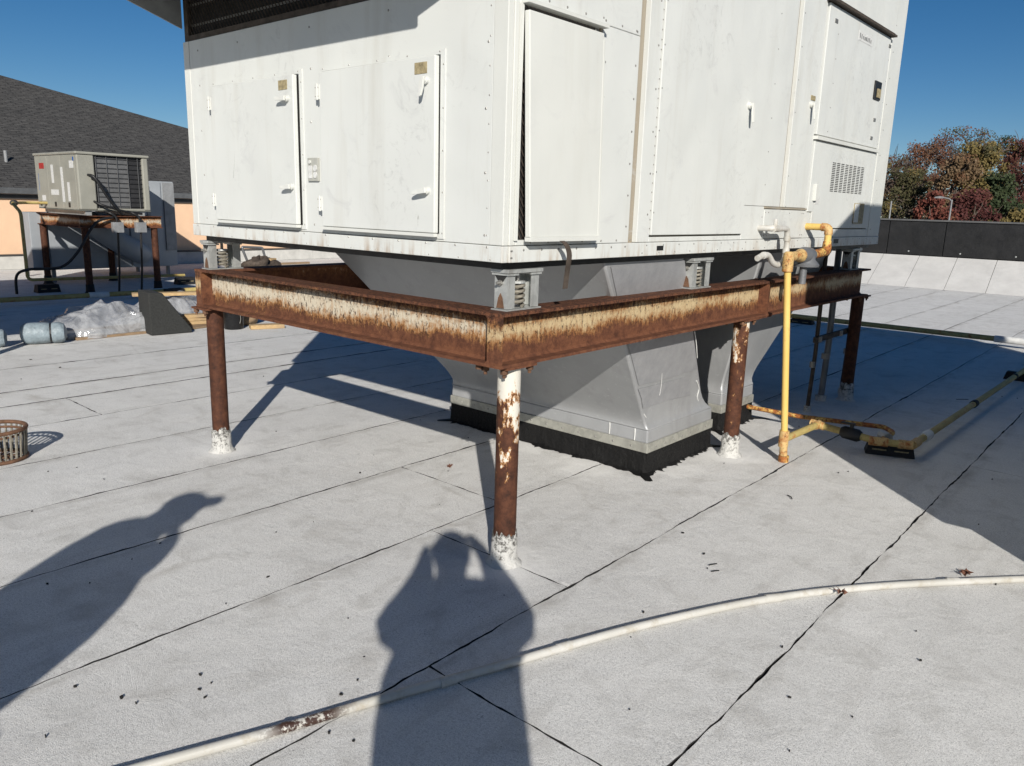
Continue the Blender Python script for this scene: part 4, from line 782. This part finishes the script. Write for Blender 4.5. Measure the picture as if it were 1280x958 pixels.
for k, (p, q, r, lb) in enumerate((((-7.35, .42, .12), (-7.18, .83, .12), .115, 'pale blue wrapped roll lying beside the white board'), ((-7.45, -.15, .10), (-7.3, .28, .10), .10, 'darker blue wrapped bundle lying behind the pale wrapped roll'))):
    p, q = Vector(p), Vector(q); pts = [p+(q-p)*t for t in (0, .03, .12, .3, .5, .62, .66, .70, .85, .95, 1.0)]; rs_ = [r*f for f in (.3, .75, .98, 1.03, 1.0, .97, .86, .97, 1.0, .85, .35)]
    ro = empty('wrapped_roll', (p+q)/2, lb, 'roll', 'wrapped rolls on the roof'); T(pts, rs_, 18).build('wrap', 'wrap_blue', ro, smooth=True); T([p+(q-p)*.64, p+(q-p)*.68], r*.93, 18).build('strap', 'cable_black', ro)
def plank(x, y, z, L, Wd, th, ang, label, mt='wood'):
    ca, sa = math.cos(ang), math.sin(ang); f = lambda u, v: (x+ca*u-sa*v, y+sa*u+ca*v)
    c = [f(-L/2, -Wd/2), f(L/2, -Wd/2), f(L/2, Wd/2), f(-L/2, Wd/2)]
    o = MB().hexa([q+(z,) for q in c], [q+(z+th,) for q in c]).build('lumber', mt, bevel=.003); return tag(o, label, 'lumber', 'scrap lumber by the plastic')
plank(-7.75, 2.45, .003, 1.0, .8, .02, .2, 'stained plywood sheet flat beneath the scrap lumber', 'cardboard')
for i, (x, y, z, L, a, lb) in enumerate(((-7.65, 2.30, .024, .5, 1.5, 'short pale board on plywood nearest the black wedge'), (-7.5, 2.50, .024, .55, 1.35, 'lowest pale board of the stacked lumber'), (-7.52, 2.50, .066, .52, 1.42, 'middle pale board of the stacked lumber'), (-7.50, 2.52, .108, .5, 1.3, 'top pale board of the stacked lumber'), (-8.0, 2.35, .35, .8, 1.2, 'tan board showing through the smaller plastic wrap'))): plank(x, y, z, L, .14, .04, a, lb)
plank(-6.75, 3.05, .003, .42, .14, .05, 1.2, 'loose pale lumber offcut lying beside the black bucket')
bk = empty('bucket', (-6.98, 2.72, 0), 'shiny black plastic bucket behind the rusty corner post', 'bucket')
T([(-6.98, 2.72, .002), (-6.98, 2.72, .02), (-6.98, 2.72, .28), (-6.98, 2.72, .30)], [.115, .12, .135, .14], 24).build('pail', 'bucket_black', bk, smooth=True); MB().ring((-6.98, 2.72, .285), .14, .010).build('rim', 'bucket_black', bk, smooth=True); T(smooth_path([(-6.845, 2.72, .27), (-6.84, 2.74, .15), (-6.85, 2.73, .08)], 5), .004, 6).build('bail_handle', 'screw_steel', bk)
bx = lump('cement_sack', (-7.25, 3.0, .10), .16, .22, .14, 'cardboard', 12, .12); tag(bx, 'slumped tan paper sack standing behind the black bucket', 'sack')
# items far behind, seen between the spring mount and the grey duct
fr = GZ(306, 334); frm_ = empty('cart_frame', (-14.6, 7.6, 0), 'grey bent tube frame standing on the far roof beyond the stand', 'frame')
a, b, c, d = PX(313, 331, -14.6), PX(302, 309, -14.6), PX(328, 310, -14.6), PX(335, 331, -14.6)
T(bend_path([(a.x, a.y, .0), (b.x, b.y, b.z), (c.x, c.y, c.z), (d.x, d.y, .0)], .05), .03, 10).build('tube', 'tube_grey', frm_, smooth=True)
a = PX(312, 327, -14.6); B(-14.65, -14.6, a.y, a.y+.5, .14, .17).build('cross_bar', 'tube_grey', frm_)
a = PX(325, 330, -14.3); lump('scrap_heap', (-14.3, a.y, .08), .25, .34, .22, 'mesh_rust', 21, .35); tag(bpy.data.objects['scrap_heap'], 'small dark heap of scrap beside the grey tube frame', 'scrap')
a = PX(338, 327, -14.4); plank(-14.4, a.y, .003, .2, .2, .26, .3, 'upright pale wood block beside the dark scrap heap')
a = PX(366, 325, -14.8); plank(-14.8, a.y, .06, .95, .06, .05, 1.57, 'long thin brown batten lying on the far roof', 'cardboard')
a = PX(419, 322, -12.6); plank(-12.6, a.y, .02, .55, .2, .08, 1.4, 'pale lumber scrap on the far roof near the grey duct')

# roof drain strainer
dc = Vector((-3.27, -.985, 0)); ds = empty('drain_strainer', dc, 'rusty round cast iron drain strainer basket on the roof', 'strainer')
RT, RB_, HH = .165, .150, .195
for z, rad, th in ((HH, RT, .013), (HH-.03, RT-.012, .008), (.012, RB_+.006, .012)): MB().ring((dc.x, dc.y, z), rad, th, 40, 8).build('hoop', 'iron_rust', ds, smooth=True)
for i in range(30):
    a = 2*math.pi*i/30; MB().tube([(dc.x+(RB_)*math.cos(a), dc.y+RB_*math.sin(a), .01), (dc.x+RT*math.cos(a), dc.y+RT*math.sin(a), HH-.01)], .0075, 6).build('bar', 'iron_grey', ds)
for i in range(6):
    a = math.pi*i/6; T([(dc.x+RB_*math.cos(a), dc.y+RB_*math.sin(a), .008), (dc.x-RB_*math.cos(a), dc.y-RB_*math.sin(a), .008)], .005, 6).build('floor_bar', 'iron_rust', ds)

# loose chips of bitumen and twigs
m = MB(); r_ = random.Random(77)
def chip(x, y, s, asp=.5, ang=None):
    ang = r_.uniform(0, 3.1) if ang is None else ang; n = 8; ca, sa = math.cos(ang), math.sin(ang); pts = []
    for k in range(n):
        a = 2*math.pi*k/n; q = s*r_.uniform(.55, 1.1); u, v = q*math.cos(a), q*math.sin(a)*asp; pts.append((x+ca*u-sa*v, y+sa*u+ca*v, .0015))
    m.prism(pts, (0, 0, r_.uniform(.003, .008)))
for px, py, s in ((152, 873, .022), (335, 722, .016), (853, 667, .017), (250, 845, .012), (450, 592, .014), (345, 666, .012), (880, 693, .02), (884, 711, .013), (256, 873, .013), (264, 855, .009), (200, 680, .011), (345, 540, .012), (165, 700, .008), (560, 590, .008), (40, 640, .012), (60, 590, .014), (130, 600, .01), (96, 585, .01), (1060, 590, .015), (1048, 592, .01), (905, 580, .009), (630, 745, .008), (1145, 790, .008), (1065, 897, .009), (38, 450, .03), (75, 460, .02), (1240, 600, .012)):
    q = GZ(px, py); chip(q.x, q.y, s*.55)
for i in range(45):
    q = GZ(r_.uniform(-80, 1350), 470+480*r_.random()**1.3); chip(q.x, q.y, r_.choice((.003, .004, .005, .007)), r_.uniform(.3, .8))
for px, py, L, a in ((886, 708, .045, .9), (889, 716, .04, .8), (1195, 500, .12, .6), (990, 625, .06, 2.2)):
    q = GZ(px, py); m.tube([(q.x, q.y, .006), (q.x+L*.5*math.cos(a), q.y+L*.5*math.sin(a), .009), (q.x+L*math.cos(a+.2), q.y+L*math.sin(a+.2), .006)], .003, 5)
m.build('roof_grit', 'chip_black', kind='stuff'); tag(bpy.data.objects['roof_grit'], 'scattered black bitumen chips and twigs on the white roof', 'debris')
def leaf(px, py, z, s, ang, label):
    q = GZ(px, py, z); mm_ = MB(); pts = []
    for k in range(20):
        a = 2*math.pi*k/20; rr2 = s*(1.0 if k % 4 == 0 else .45 if k % 2 else .68); u, v = rr2*math.cos(a), rr2*math.sin(a); pts.append((q.x+u*math.cos(ang)-v*math.sin(ang), q.y+u*math.sin(ang)+v*math.cos(ang), z+.012*math.sin(3*a)+.25*rr2*abs(math.sin(a))))
    r = empty('dry_leaf', (q.x, q.y, z), label, 'leaf', 'dry fallen leaves'); mm_.add([(q.x, q.y, z)]+pts, [(0, k+1, (k+1) % 20+1) for k in range(20)]); o = mm_.build('blade', 'leaf_brown', r); sm = o.modifiers.new('t', 'SOLIDIFY'); sm.thickness = .0012
    T([(q.x, q.y, z), (q.x-s*1.3*math.cos(ang), q.y-s*1.3*math.sin(ang), z+.01)], .0016, 5).build('stalk', 'leaf_brown', r)
leaf(1052, 740, .040, .026, .5, 'dry reddish leaf resting on top of the white pipe'); leaf(1207, 716, .018, .034, 1.1, 'dry brown leaf caught on the roof against the white pipe'); leaf(562, 583, .006, .022, 2.0, 'small tan leaf on the roof before the tarred curb')

# ================================================================== OTHER UNITS (they throw the big shadows)
nb = empty('rooftop_unit', (3.7, 3.2, 0), 'white rooftop unit with sloped end standing to the right of the gas line', 'air conditioner')
MB().prism([(2.4, 1.16, .70), (2.4, 1.16, 2.86), (2.4, 1.36, 3.0), (2.4, 2.0, 3.28), (2.4, 5.10, 3.28), (2.4, 5.10, .70)], (2.6, 0, 0)).build('casing', 'unit_white', nb, bevel=.01)
B(2.47, 4.94, 1.23, 5.04, -.005, .70).build('curb', 'tar', nb)
for a, b in ((1.4, 2.5), (2.6, 3.8), (3.9, 5.0)):
    d = B(2.372, 2.399, a, b, .85, 2.6).build('door', 'unit_white', nb, bevel=.004); B(2.345, 2.371, b-.12, b-.08, 1.3, 1.5).build('handle', 'unit_clean', d, bevel=.003)
n2 = empty('rooftop_unit', (-7.4, -2.6, 1.4), 'tall white rooftop unit on a stand near the rusty drain strainer', 'air conditioner')
B(-9.0, -5.9, -4.0, -.60, 1.40, 3.62).build('casing', 'unit_white', n2, bevel=.01)
for a, b in ((-8.8, -7.6), (-7.4, -6.2)):
    d = B(a, b, -.598, -.57, 1.7, 3.45).build('door', 'unit_white', n2, bevel=.004); B(b-.12, b-.08, -.569, -.54, 2.6, 2.8).build('handle', 'unit_clean', d)
s3 = empty('steel_stand', (-7.4, -2.6, 0), 'rusty stand carrying the tall white unit near the drain strainer', 'stand')
for y in (-3.9, -.75): ibeam((-9.0, y, 0), (-5.9, y, 0), 'beam_rust', s3, 1.395, 1.16)
for x in (-8.8, -6.1):
    for y in (-3.9, -.75): T([(x, y, 0), (x, y, 1.16)], .055, 16).build('post', 'post_rust', s3, smooth=True)

# ================================================================== THE TWO PEOPLE (behind the camera; their shadows fall on the roof)
AZ = R(136.3); dF = Vector((math.cos(AZ), math.sin(AZ), 0)); dN = Vector((math.sin(AZ), -math.cos(AZ), 0))
def LP(f, n, z): return Vector((CAM.x, CAM.y, 0))+dF*f+dN*n+Vector((0, 0, z))
def figure(name, J, E_, mat, label):
    bm = bmesh.new(); ly = bm.verts.layers.skin.verify(); vv = {}
    for i, (k, (p, r)) in enumerate(J.items()):
        v = bm.verts.new(p); r = r if isinstance(r, tuple) else (r, r); v[ly].radius = r; v[ly].use_root = (i == 0); vv[k] = v
    for a, b in E_: bm.edges.new((vv[a], vv[b]))
    me = bpy.data.meshes.new(name); bm.to_mesh(me); bm.free(); me.materials.append(MAT[mat])
    o = bpy.data.objects.new(name, me); COL.objects.link(o); s = o.modifiers.new('skin', 'SKIN'); s.use_smooth_shade = True; q = o.modifiers.new('sub', 'SUBSURF'); q.levels = q.render_levels = 1
    return tag(o, label, 'person')
def hand(J, E_, key, wrist, palm, dirs, r=.0095):
    for i, (d1_, d2_) in enumerate(dirs):
        a = palm+d1_; J[f'{key}f{i}a'] = (a, r); J[f'{key}f{i}b'] = (a+d2_, r*.85); E_ += [(key+'h', f'{key}f{i}a'), (f'{key}f{i}a', f'{key}f{i}b')]
J = {'pel': (LP(-.34, .045, 1.0), .25), 'sp': (LP(-.34, .045, 1.2), .25), 'ch': (LP(-.33, .06, 1.38), .27), 'ub': (LP(-.32, .065, 1.52), .15), 'nk': (LP(-.30, .065, 1.60), .06), 'hd': (LP(-.27, .07, 1.68), (.085, .095)), 'ht': (LP(-.26, .07, 1.77), (.085, .09)),
     'sr': (LP(-.30, .24, 1.50), .11), 'er': (LP(-.14, .325, 1.35), .105), 'fr': (LP(-.08, .275, 1.50), .075), 'wr': (LP(-.05, .225, 1.63), .034), 'rh': (LP(-.035, .19, 1.68), .032),
     'sl': (LP(-.30, -.10, 1.50), .11), 'el': (LP(-.14, -.165, 1.35), .105), 'fl': (LP(-.08, -.075, 1.47), .09), 'wl': (LP(-.06, -.055, 1.58), .045), 'lh': (LP(-.035, -.062, 1.63), .030)}
E_ = [('pel', 'sp'), ('sp', 'ch'), ('ch', 'ub'), ('ub', 'nk'), ('nk', 'hd'), ('hd', 'ht'), ('ub', 'sr'), ('sr', 'er'), ('er', 'fr'), ('fr', 'wr'), ('wr', 'rh'), ('ub', 'sl'), ('sl', 'el'), ('el', 'fl'), ('fl', 'wl'), ('wl', 'lh')]
for s, k in ((-1, 'l'), (1, 'r')):
    J['hp'+k] = (LP(-.34, .05+s*.10, .92), .11); J['kn'+k] = (LP(-.32, .05+s*.12, .50), .075); J['an'+k] = (LP(-.36, .05+s*.13, .09), .055); J['to'+k] = (LP(-.18, .05+s*.15, .04), .04); E_ += [('pel', 'hp'+k), ('hp'+k, 'kn'+k), ('kn'+k, 'an'+k), ('an'+k, 'to'+k)]
def vec(f, n, z): return dF*f+dN*n+Vector((0, 0, z))
hand(J, E_, 'r', None, J['rh'][0], [(vec(.012, -.005, .03), vec(.008, -.035, .004)), (vec(.016, -.015, .010), vec(.006, -.032, .0)), (vec(.016, -.018, -.012), vec(.006, -.03, -.002)), (vec(.014, -.014, -.034), vec(.006, -.026, -.004)), (vec(-.01, -.02, .03), vec(-.002, -.035, .012))])
hand(J, E_, 'l', None, J['lh'][0], [(vec(.012, .005, .03), vec(.006, .014, .004)), (vec(.014, .010, .010), vec(.006, .012, .0)), (vec(.014, .010, -.012), vec(.006, .012, -.002)), (vec(.012, .008, -.034), vec(.006, .012, -.004)), (vec(-.01, .02, .02), vec(-.002, .025, .01))])
pp = figure('person', J, E_, 'cloth_navy', 'person in dark jacket raising a phone with both hands to photograph')
def blob(name, c, r, mat, parent, ax=None, z0=-1):
    m = MB(); n, k = 20, 12
    for j in range(k+1):
        th = math.pi*j/k
        for i in range(n):
            a = 2*math.pi*i/n; m.v.append(tuple(Vector(c)+dF*r[0]*math.sin(th)*math.cos(a)+dN*r[1]*math.sin(th)*math.sin(a)+Vector((0, 0, max(z0, math.cos(th))*r[2]))))
    m.f = [(j*n+i, j*n+(i+1) % n, (j+1)*n+(i+1) % n, (j+1)*n+i) for j in range(k) for i in range(n)]; return m.build(name, mat, parent, smooth=True)
blob('face', LP(-.235, .07, 1.70), (.075, .072, .115), 'skin_tone', pp); blob('hair', LP(-.265, .07, 1.745), (.105, .092, .105), 'cap_black', pp, z0=-.3)
MB().prism([LP(-.163, .07-.008, 1.72), LP(-.163, .07+.008, 1.72), LP(-.143, .07+.012, 1.675), LP(-.143, .07-.012, 1.675)], vec(-.02, 0, 0)).build('nose', 'skin_tone', pp)
for s in (-1, 1): blob('ear', LP(-.245, .07+s*.075, 1.70), (.02, .012, .032), 'skin_tone', pp)
ph = empty('phone', LP(-.012, .07, 1.60), 'black phone held level in both hands at the viewpoint', 'phone'); MB().prism([LP(-.016, -.028, 1.592), LP(-.016, .135, 1.592), LP(-.016, .135, 1.668), LP(-.016, -.028, 1.668)], vec(.008, 0, 0)).build('case', 'phone_black', ph, bevel=.003)
o_ = (-.03, -1.50)
def L2(n, f, z): return LP(.29+f, -1.50+n, z)     # n = the way this person faces, f = towards the shadows
J = {'pel': (L2(-.06, 0, 1.0), .27), 'sp': (L2(-.05, 0, 1.18), .32), 'ch': (L2(-.04, 0, 1.40), .31), 'ub': (L2(-.03, 0, 1.57), .17), 'nk': (L2(.06, 0, 1.66), .062), 'hd': (L2(.15, 0, 1.725), .13), 'ht': (L2(.145, 0, 1.775), .12),
     'sr': (L2(-.03, .20, 1.53), .085), 'er': (L2(.17, .20, 1.30), .075), 'fr': (L2(.205, .12, 1.42), .065), 'wr': (L2(.215, .04, 1.52), .05), 'rh': (L2(.21, .0, 1.575), .04),
     'sl': (L2(-.05, -.20, 1.53), .085), 'el': (L2(-.08, -.26, 1.24), .06), 'fl': (L2(.0, -.25, 1.10), .05), 'wl': (L2(.08, -.22, 1.02), .036), 'lh': (L2(.12, -.2, .98), .034)}
E_ = [('pel', 'sp'), ('sp', 'ch'), ('ch', 'ub'), ('ub', 'nk'), ('nk', 'hd'), ('hd', 'ht'), ('ub', 'sr'), ('sr', 'er'), ('er', 'fr'), ('fr', 'wr'), ('wr', 'rh'), ('ub', 'sl'), ('sl', 'el'), ('el', 'fl'), ('fl', 'wl'), ('wl', 'lh')]
for s, k in ((-1, 'l'), (1, 'r')):
    J['hp'+k] = (L2(-.06, s*.10, .92), .12); J['kn'+k] = (L2(-.03, s*.11, .50), .08); J['an'+k] = (L2(-.08, s*.12, .09), .055); J['to'+k] = (L2(.10, s*.13, .04), .04); E_ += [('pel', 'hp'+k), ('hp'+k, 'kn'+k), ('kn'+k, 'an'+k), ('an'+k, 'to'+k)]
hand(J, E_, 'r', None, J['rh'][0], [(vec(.03-.02*i, .01, .03-.004*i), vec(-.004, -.02, .012)) for i in range(4)]+[(vec(.03, -.02, .01), vec(-.01, -.02, .02))]); hand(J, E_, 'l', None, J['lh'][0], [(vec(.03-.02*i, .03, -.03), vec(0, .01, -.03)) for i in range(4)]+[(vec(.03, .03, .0), vec(0, .03, -.01))])
p2 = figure('person', J, E_, 'jacket_olive', 'person in olive jacket and dark peaked cap holding a hand to the chin')
blob('face', L2(.155, 0, 1.70), (.068, .075, .105), 'skin_tone', p2); blob('cap', L2(.145, 0, 1.768), (.09, .118, .09), 'cap_black', p2, z0=-.15)
MB().prism([L2(.22, .08, 1.785), L2(.22, -.08, 1.785), L2(.31, -.065, 1.80), L2(.335, 0, 1.805), L2(.31, .065, 1.80)], (0, 0, .008)).build('cap_peak', 'cap_black', p2)
MB().prism([L2(.225, -.008, 1.725), L2(.225, .008, 1.725), L2(.245, .012, 1.68), L2(.245, -.012, 1.68)], vec(0, -.02, 0)).build('nose', 'skin_tone', p2)
for s in (-1, 1): blob('ear', L2(.135, s*.072, 1.70), (.012, .02, .032), 'skin_tone', p2)

# ================================================================== TREES BEYOND THE PARAPET
def tree(px, py, Y, wd, leafs, label, seed, dens=1.0, ls=.19, bare=.0, low=.25):
    top = PY(px, py, Y); gz_ = -6.5; x = top.x; H = top.z-gz_; r_ = random.Random(seed)
    t = empty('autumn_tree', (x, Y, gz_), label, 'tree', 'autumn trees beyond the parapet')
    m = MB(); tr_ = [(x, Y, gz_), (x+r_.uniform(-.3, .3), Y, gz_+H*.35), (x+r_.uniform(-.5, .5), Y+r_.uniform(-.4, .4), gz_+H*.65), (x+r_.uniform(-.4, .4), Y, gz_+H*.93)]
    m.tube(smooth_path(tr_, 4), [H*.018*(1-i/14) for i in range(13)], 8); tips = []
    for i in range(26 if bare else 16):
        f = r_.uniform(.28, .92); a = r_.uniform(0, 6.28); L = wd*(.5+.5*r_.random())*(1.15-.75*abs(f-.5)); b = Vector((x, Y, gz_+H*f)); e = b+Vector((math.cos(a)*L*.85, math.sin(a)*L*.85, L*r_.uniform(.35, .9)))
        if e.z > top.z: e.z = top.z-r_.uniform(0, .5)
        mid = (b+e)/2+Vector((r_.uniform(-.3, .3), r_.uniform(-.3, .3), r_.uniform(-.1, .4))); m.tube(smooth_path([b, mid, e], 3), [H*.006*(1-k/8) for k in range(7)], 5); tips.append(e)
        for j in range(5 if bare else 3):
            q = mid+(e-mid)*r_.random(); ee = q+Vector((r_.uniform(-1, 1), r_.uniform(-1, 1), r_.uniform(.1, 1.1)))*wd*.3; m.tube([q, (q+ee)/2+Vector((0, 0, .1)), ee], [H*.0022, H*.0017, H*.0008], 4); tips.append(ee)
    m.build('trunk', 'bark', t)
    cl = []
    nc = int(46*dens)
    for i in range(nc):
        a = r_.uniform(0, 6.28); f = low+(1-low)*r_.random()**.8; env = wd*math.sin(min(1, max(.06, (1.03-f)/(1.03-low)))*math.pi*.62)**.7; q = env*math.sqrt(r_.random()); cl.append((Vector((x+q*math.cos(a), Y+q*math.sin(a), gz_+H*f-.25)), wd*r_.uniform(.16, .34)))
    cl += [(e-Vector((0, 0, .2)), wd*r_.uniform(.12, .24)) for e in tips if r_.random() < (.15 if bare else .6)]
    ms = [MB() for _ in leafs]
    for c, rad in cl:
        mm_ = ms[r_.randrange(len(ms))] if r_.random() < .35 else ms[0]
        for k in range(int((40 if bare else 100)*(.6+.8*r_.random()))):
            d = Vector((r_.gauss(0, 1), r_.gauss(0, 1), r_.gauss(0, .8))); d = d.normalized()*rad*r_.random()**.45; p = c+d
            if p.z > top.z+.2: continue
            u = Vector((r_.gauss(0, 1), r_.gauss(0, 1), r_.gauss(0, 1))).normalized(); v = u.orthogonal().normalized(); s = ls*r_.uniform(.55, 1.15); k0 = len(mm_.v)
            mm_.v += [tuple(p-u*s*.5), tuple(p+v*s*.32), tuple(p+u*s*.5), tuple(p-v*s*.32)]; mm_.f.append((k0, k0+1, k0+2, k0+3))
    for q, lf in zip(ms, leafs):
        if q.v:
            me = bpy.data.meshes.new('crown'); me.from_pydata(q.v, [], q.f); me.materials.append(MAT[lf]); o = bpy.data.objects.new('crown', me); COL.objects.link(o); o.parent = t; o.matrix_parent_inverse = Matrix.Translation(-t.location)
for a in ((1122, 196, 66, 3.0, ('leaf_bare', 'leaf_olive'), 'thin half-bare brownish tree rising right beside the white unit', 1, .5, .2, 1),
          (1098, 188, 74, 3.2, ('leaf_rust', 'leaf_bare'), 'sparse rusty tree partly hidden by the white unit', 2, .7, .24, 1),
          (1152, 176, 70, 3.0, ('leaf_rust', 'leaf_orange'), 'rust orange rounded tree behind the half-bare tree', 3, 1.2),
          (1138, 208, 60, 2.3, ('leaf_olive', 'leaf_gold'), 'low olive yellow tree in front of the rust orange tree', 4, .7),
          (1186, 170, 76, 3.6, ('leaf_rust', 'leaf_bare'), 'tall dull brown-red tree in the middle of the tree line', 5, 1.2),
          (1218, 162, 78, 3.6, ('leaf_olive', 'leaf_rust'), 'tallest olive brown tree behind the golden tan tree', 6, 1.3),
          (1203, 192, 58, 2.0, ('leaf_tan', 'leaf_orange'), 'narrow golden tan tree standing before the olive brown tree', 7, 1.1, .22, 0, .45),
          (1238, 182, 64, 2.4, ('leaf_gold', 'leaf_olive'), 'bright yellow green tree beside the golden tan tree', 8, 1.0, .24, 0, .4),
          (1256, 172, 80, 3.0, ('leaf_green', 'leaf_olive'), 'pale green tall tree between the yellow and wine red trees', 9, .9),
          (1282, 178, 66, 3.0, ('leaf_wine', 'leaf_rust'), 'wine red tree beside the yellow green tree', 10, 1.2),
          (1258, 218, 58, 2.0, ('leaf_green', 'leaf_green'), 'dark green low tree under the wine red tree', 11, 1.0, .24, 0, .2),
          (1170, 243, 52, 1.9, ('leaf_red', 'leaf_rust'), 'small bright red tree just above the parapet', 12, 1.0, .2, 0, .4),
          (1216, 238, 54, 2.3, ('leaf_wine', 'leaf_rust'), 'dark wine and rust low tree beside the street lamp', 13, 1.1, .22, 0, .35),
          (1276, 262, 50, 1.2, ('leaf_gold', 'leaf_tan'), 'low yellow shrub-like tree just above the parapet', 14, .8, .2, 0, .5),
          (1320, 170, 70, 3.4, ('leaf_rust', 'leaf_gold'), 'broad rust and gold tree past the wine red tree', 15, 1.2),
          (1370, 175, 66, 3.4, ('leaf_olive', 'leaf_rust'), 'broad olive tree farther past the wine red tree', 16, 1.2)): tree(*a)
bw = MB(); r_ = random.Random(31)
for i in range(9000):
    x = r_.uniform(-40, 14); y = r_.uniform(84, 92); z = -6.5+r_.random()*(11.2+1.6*math.sin(x*.5)+1.1*math.sin(x*1.3)); p = Vector((x, y, z)); u = Vector((r_.gauss(0, 1), r_.gauss(0, 1), r_.gauss(0, 1))).normalized(); v = u.orthogonal().normalized(); s = r_.uniform(.4, .85); k0 = len(bw.v)
    bw.v += [tuple(p-u*s*.5), tuple(p+v*s*.36), tuple(p+u*s*.5), tuple(p-v*s*.36)]; bw.f.append((k0, k0+1, k0+2, k0+3))
me = bpy.data.meshes.new('far_wood'); me.from_pydata(bw.v, [], bw.f); me.materials.append(MAT['leaf_bare']); o = bpy.data.objects.new('far_wood', me); COL.objects.link(o); o['kind'] = 'stuff'; tag(o, 'dim brownish wood behind the coloured autumn trees', 'woods')
lt, lb_ = PY(1190, 250, 46), PY(1188, 275, 46); lm = empty('street_lamp', (lt.x, 46, -6.5), 'pale grey street lamp with single arm before the autumn trees', 'street lamp')
T([(lt.x, 46, -6.5), (lt.x, 46, lt.z)], [.08, .04], 10).build('pole', 'lamp_grey', lm); T(smooth_path([(lt.x, 46, lt.z-.1), (lt.x-.15, 46, lt.z+.05), (lt.x-.55, 46, lt.z+.12)], 4), .035, 8).build('arm', 'lamp_grey', lm); MB().prism([(lt.x-.45, 45.9, lt.z+.06), (lt.x-.85, 45.88, lt.z+.08), (lt.x-.85, 45.88, lt.z+.14), (lt.x-.6, 45.9, lt.z+.19), (lt.x-.45, 45.9, lt.z+.17)], (0, .22, 0)).build('lamp_head', 'lamp_grey', lm)
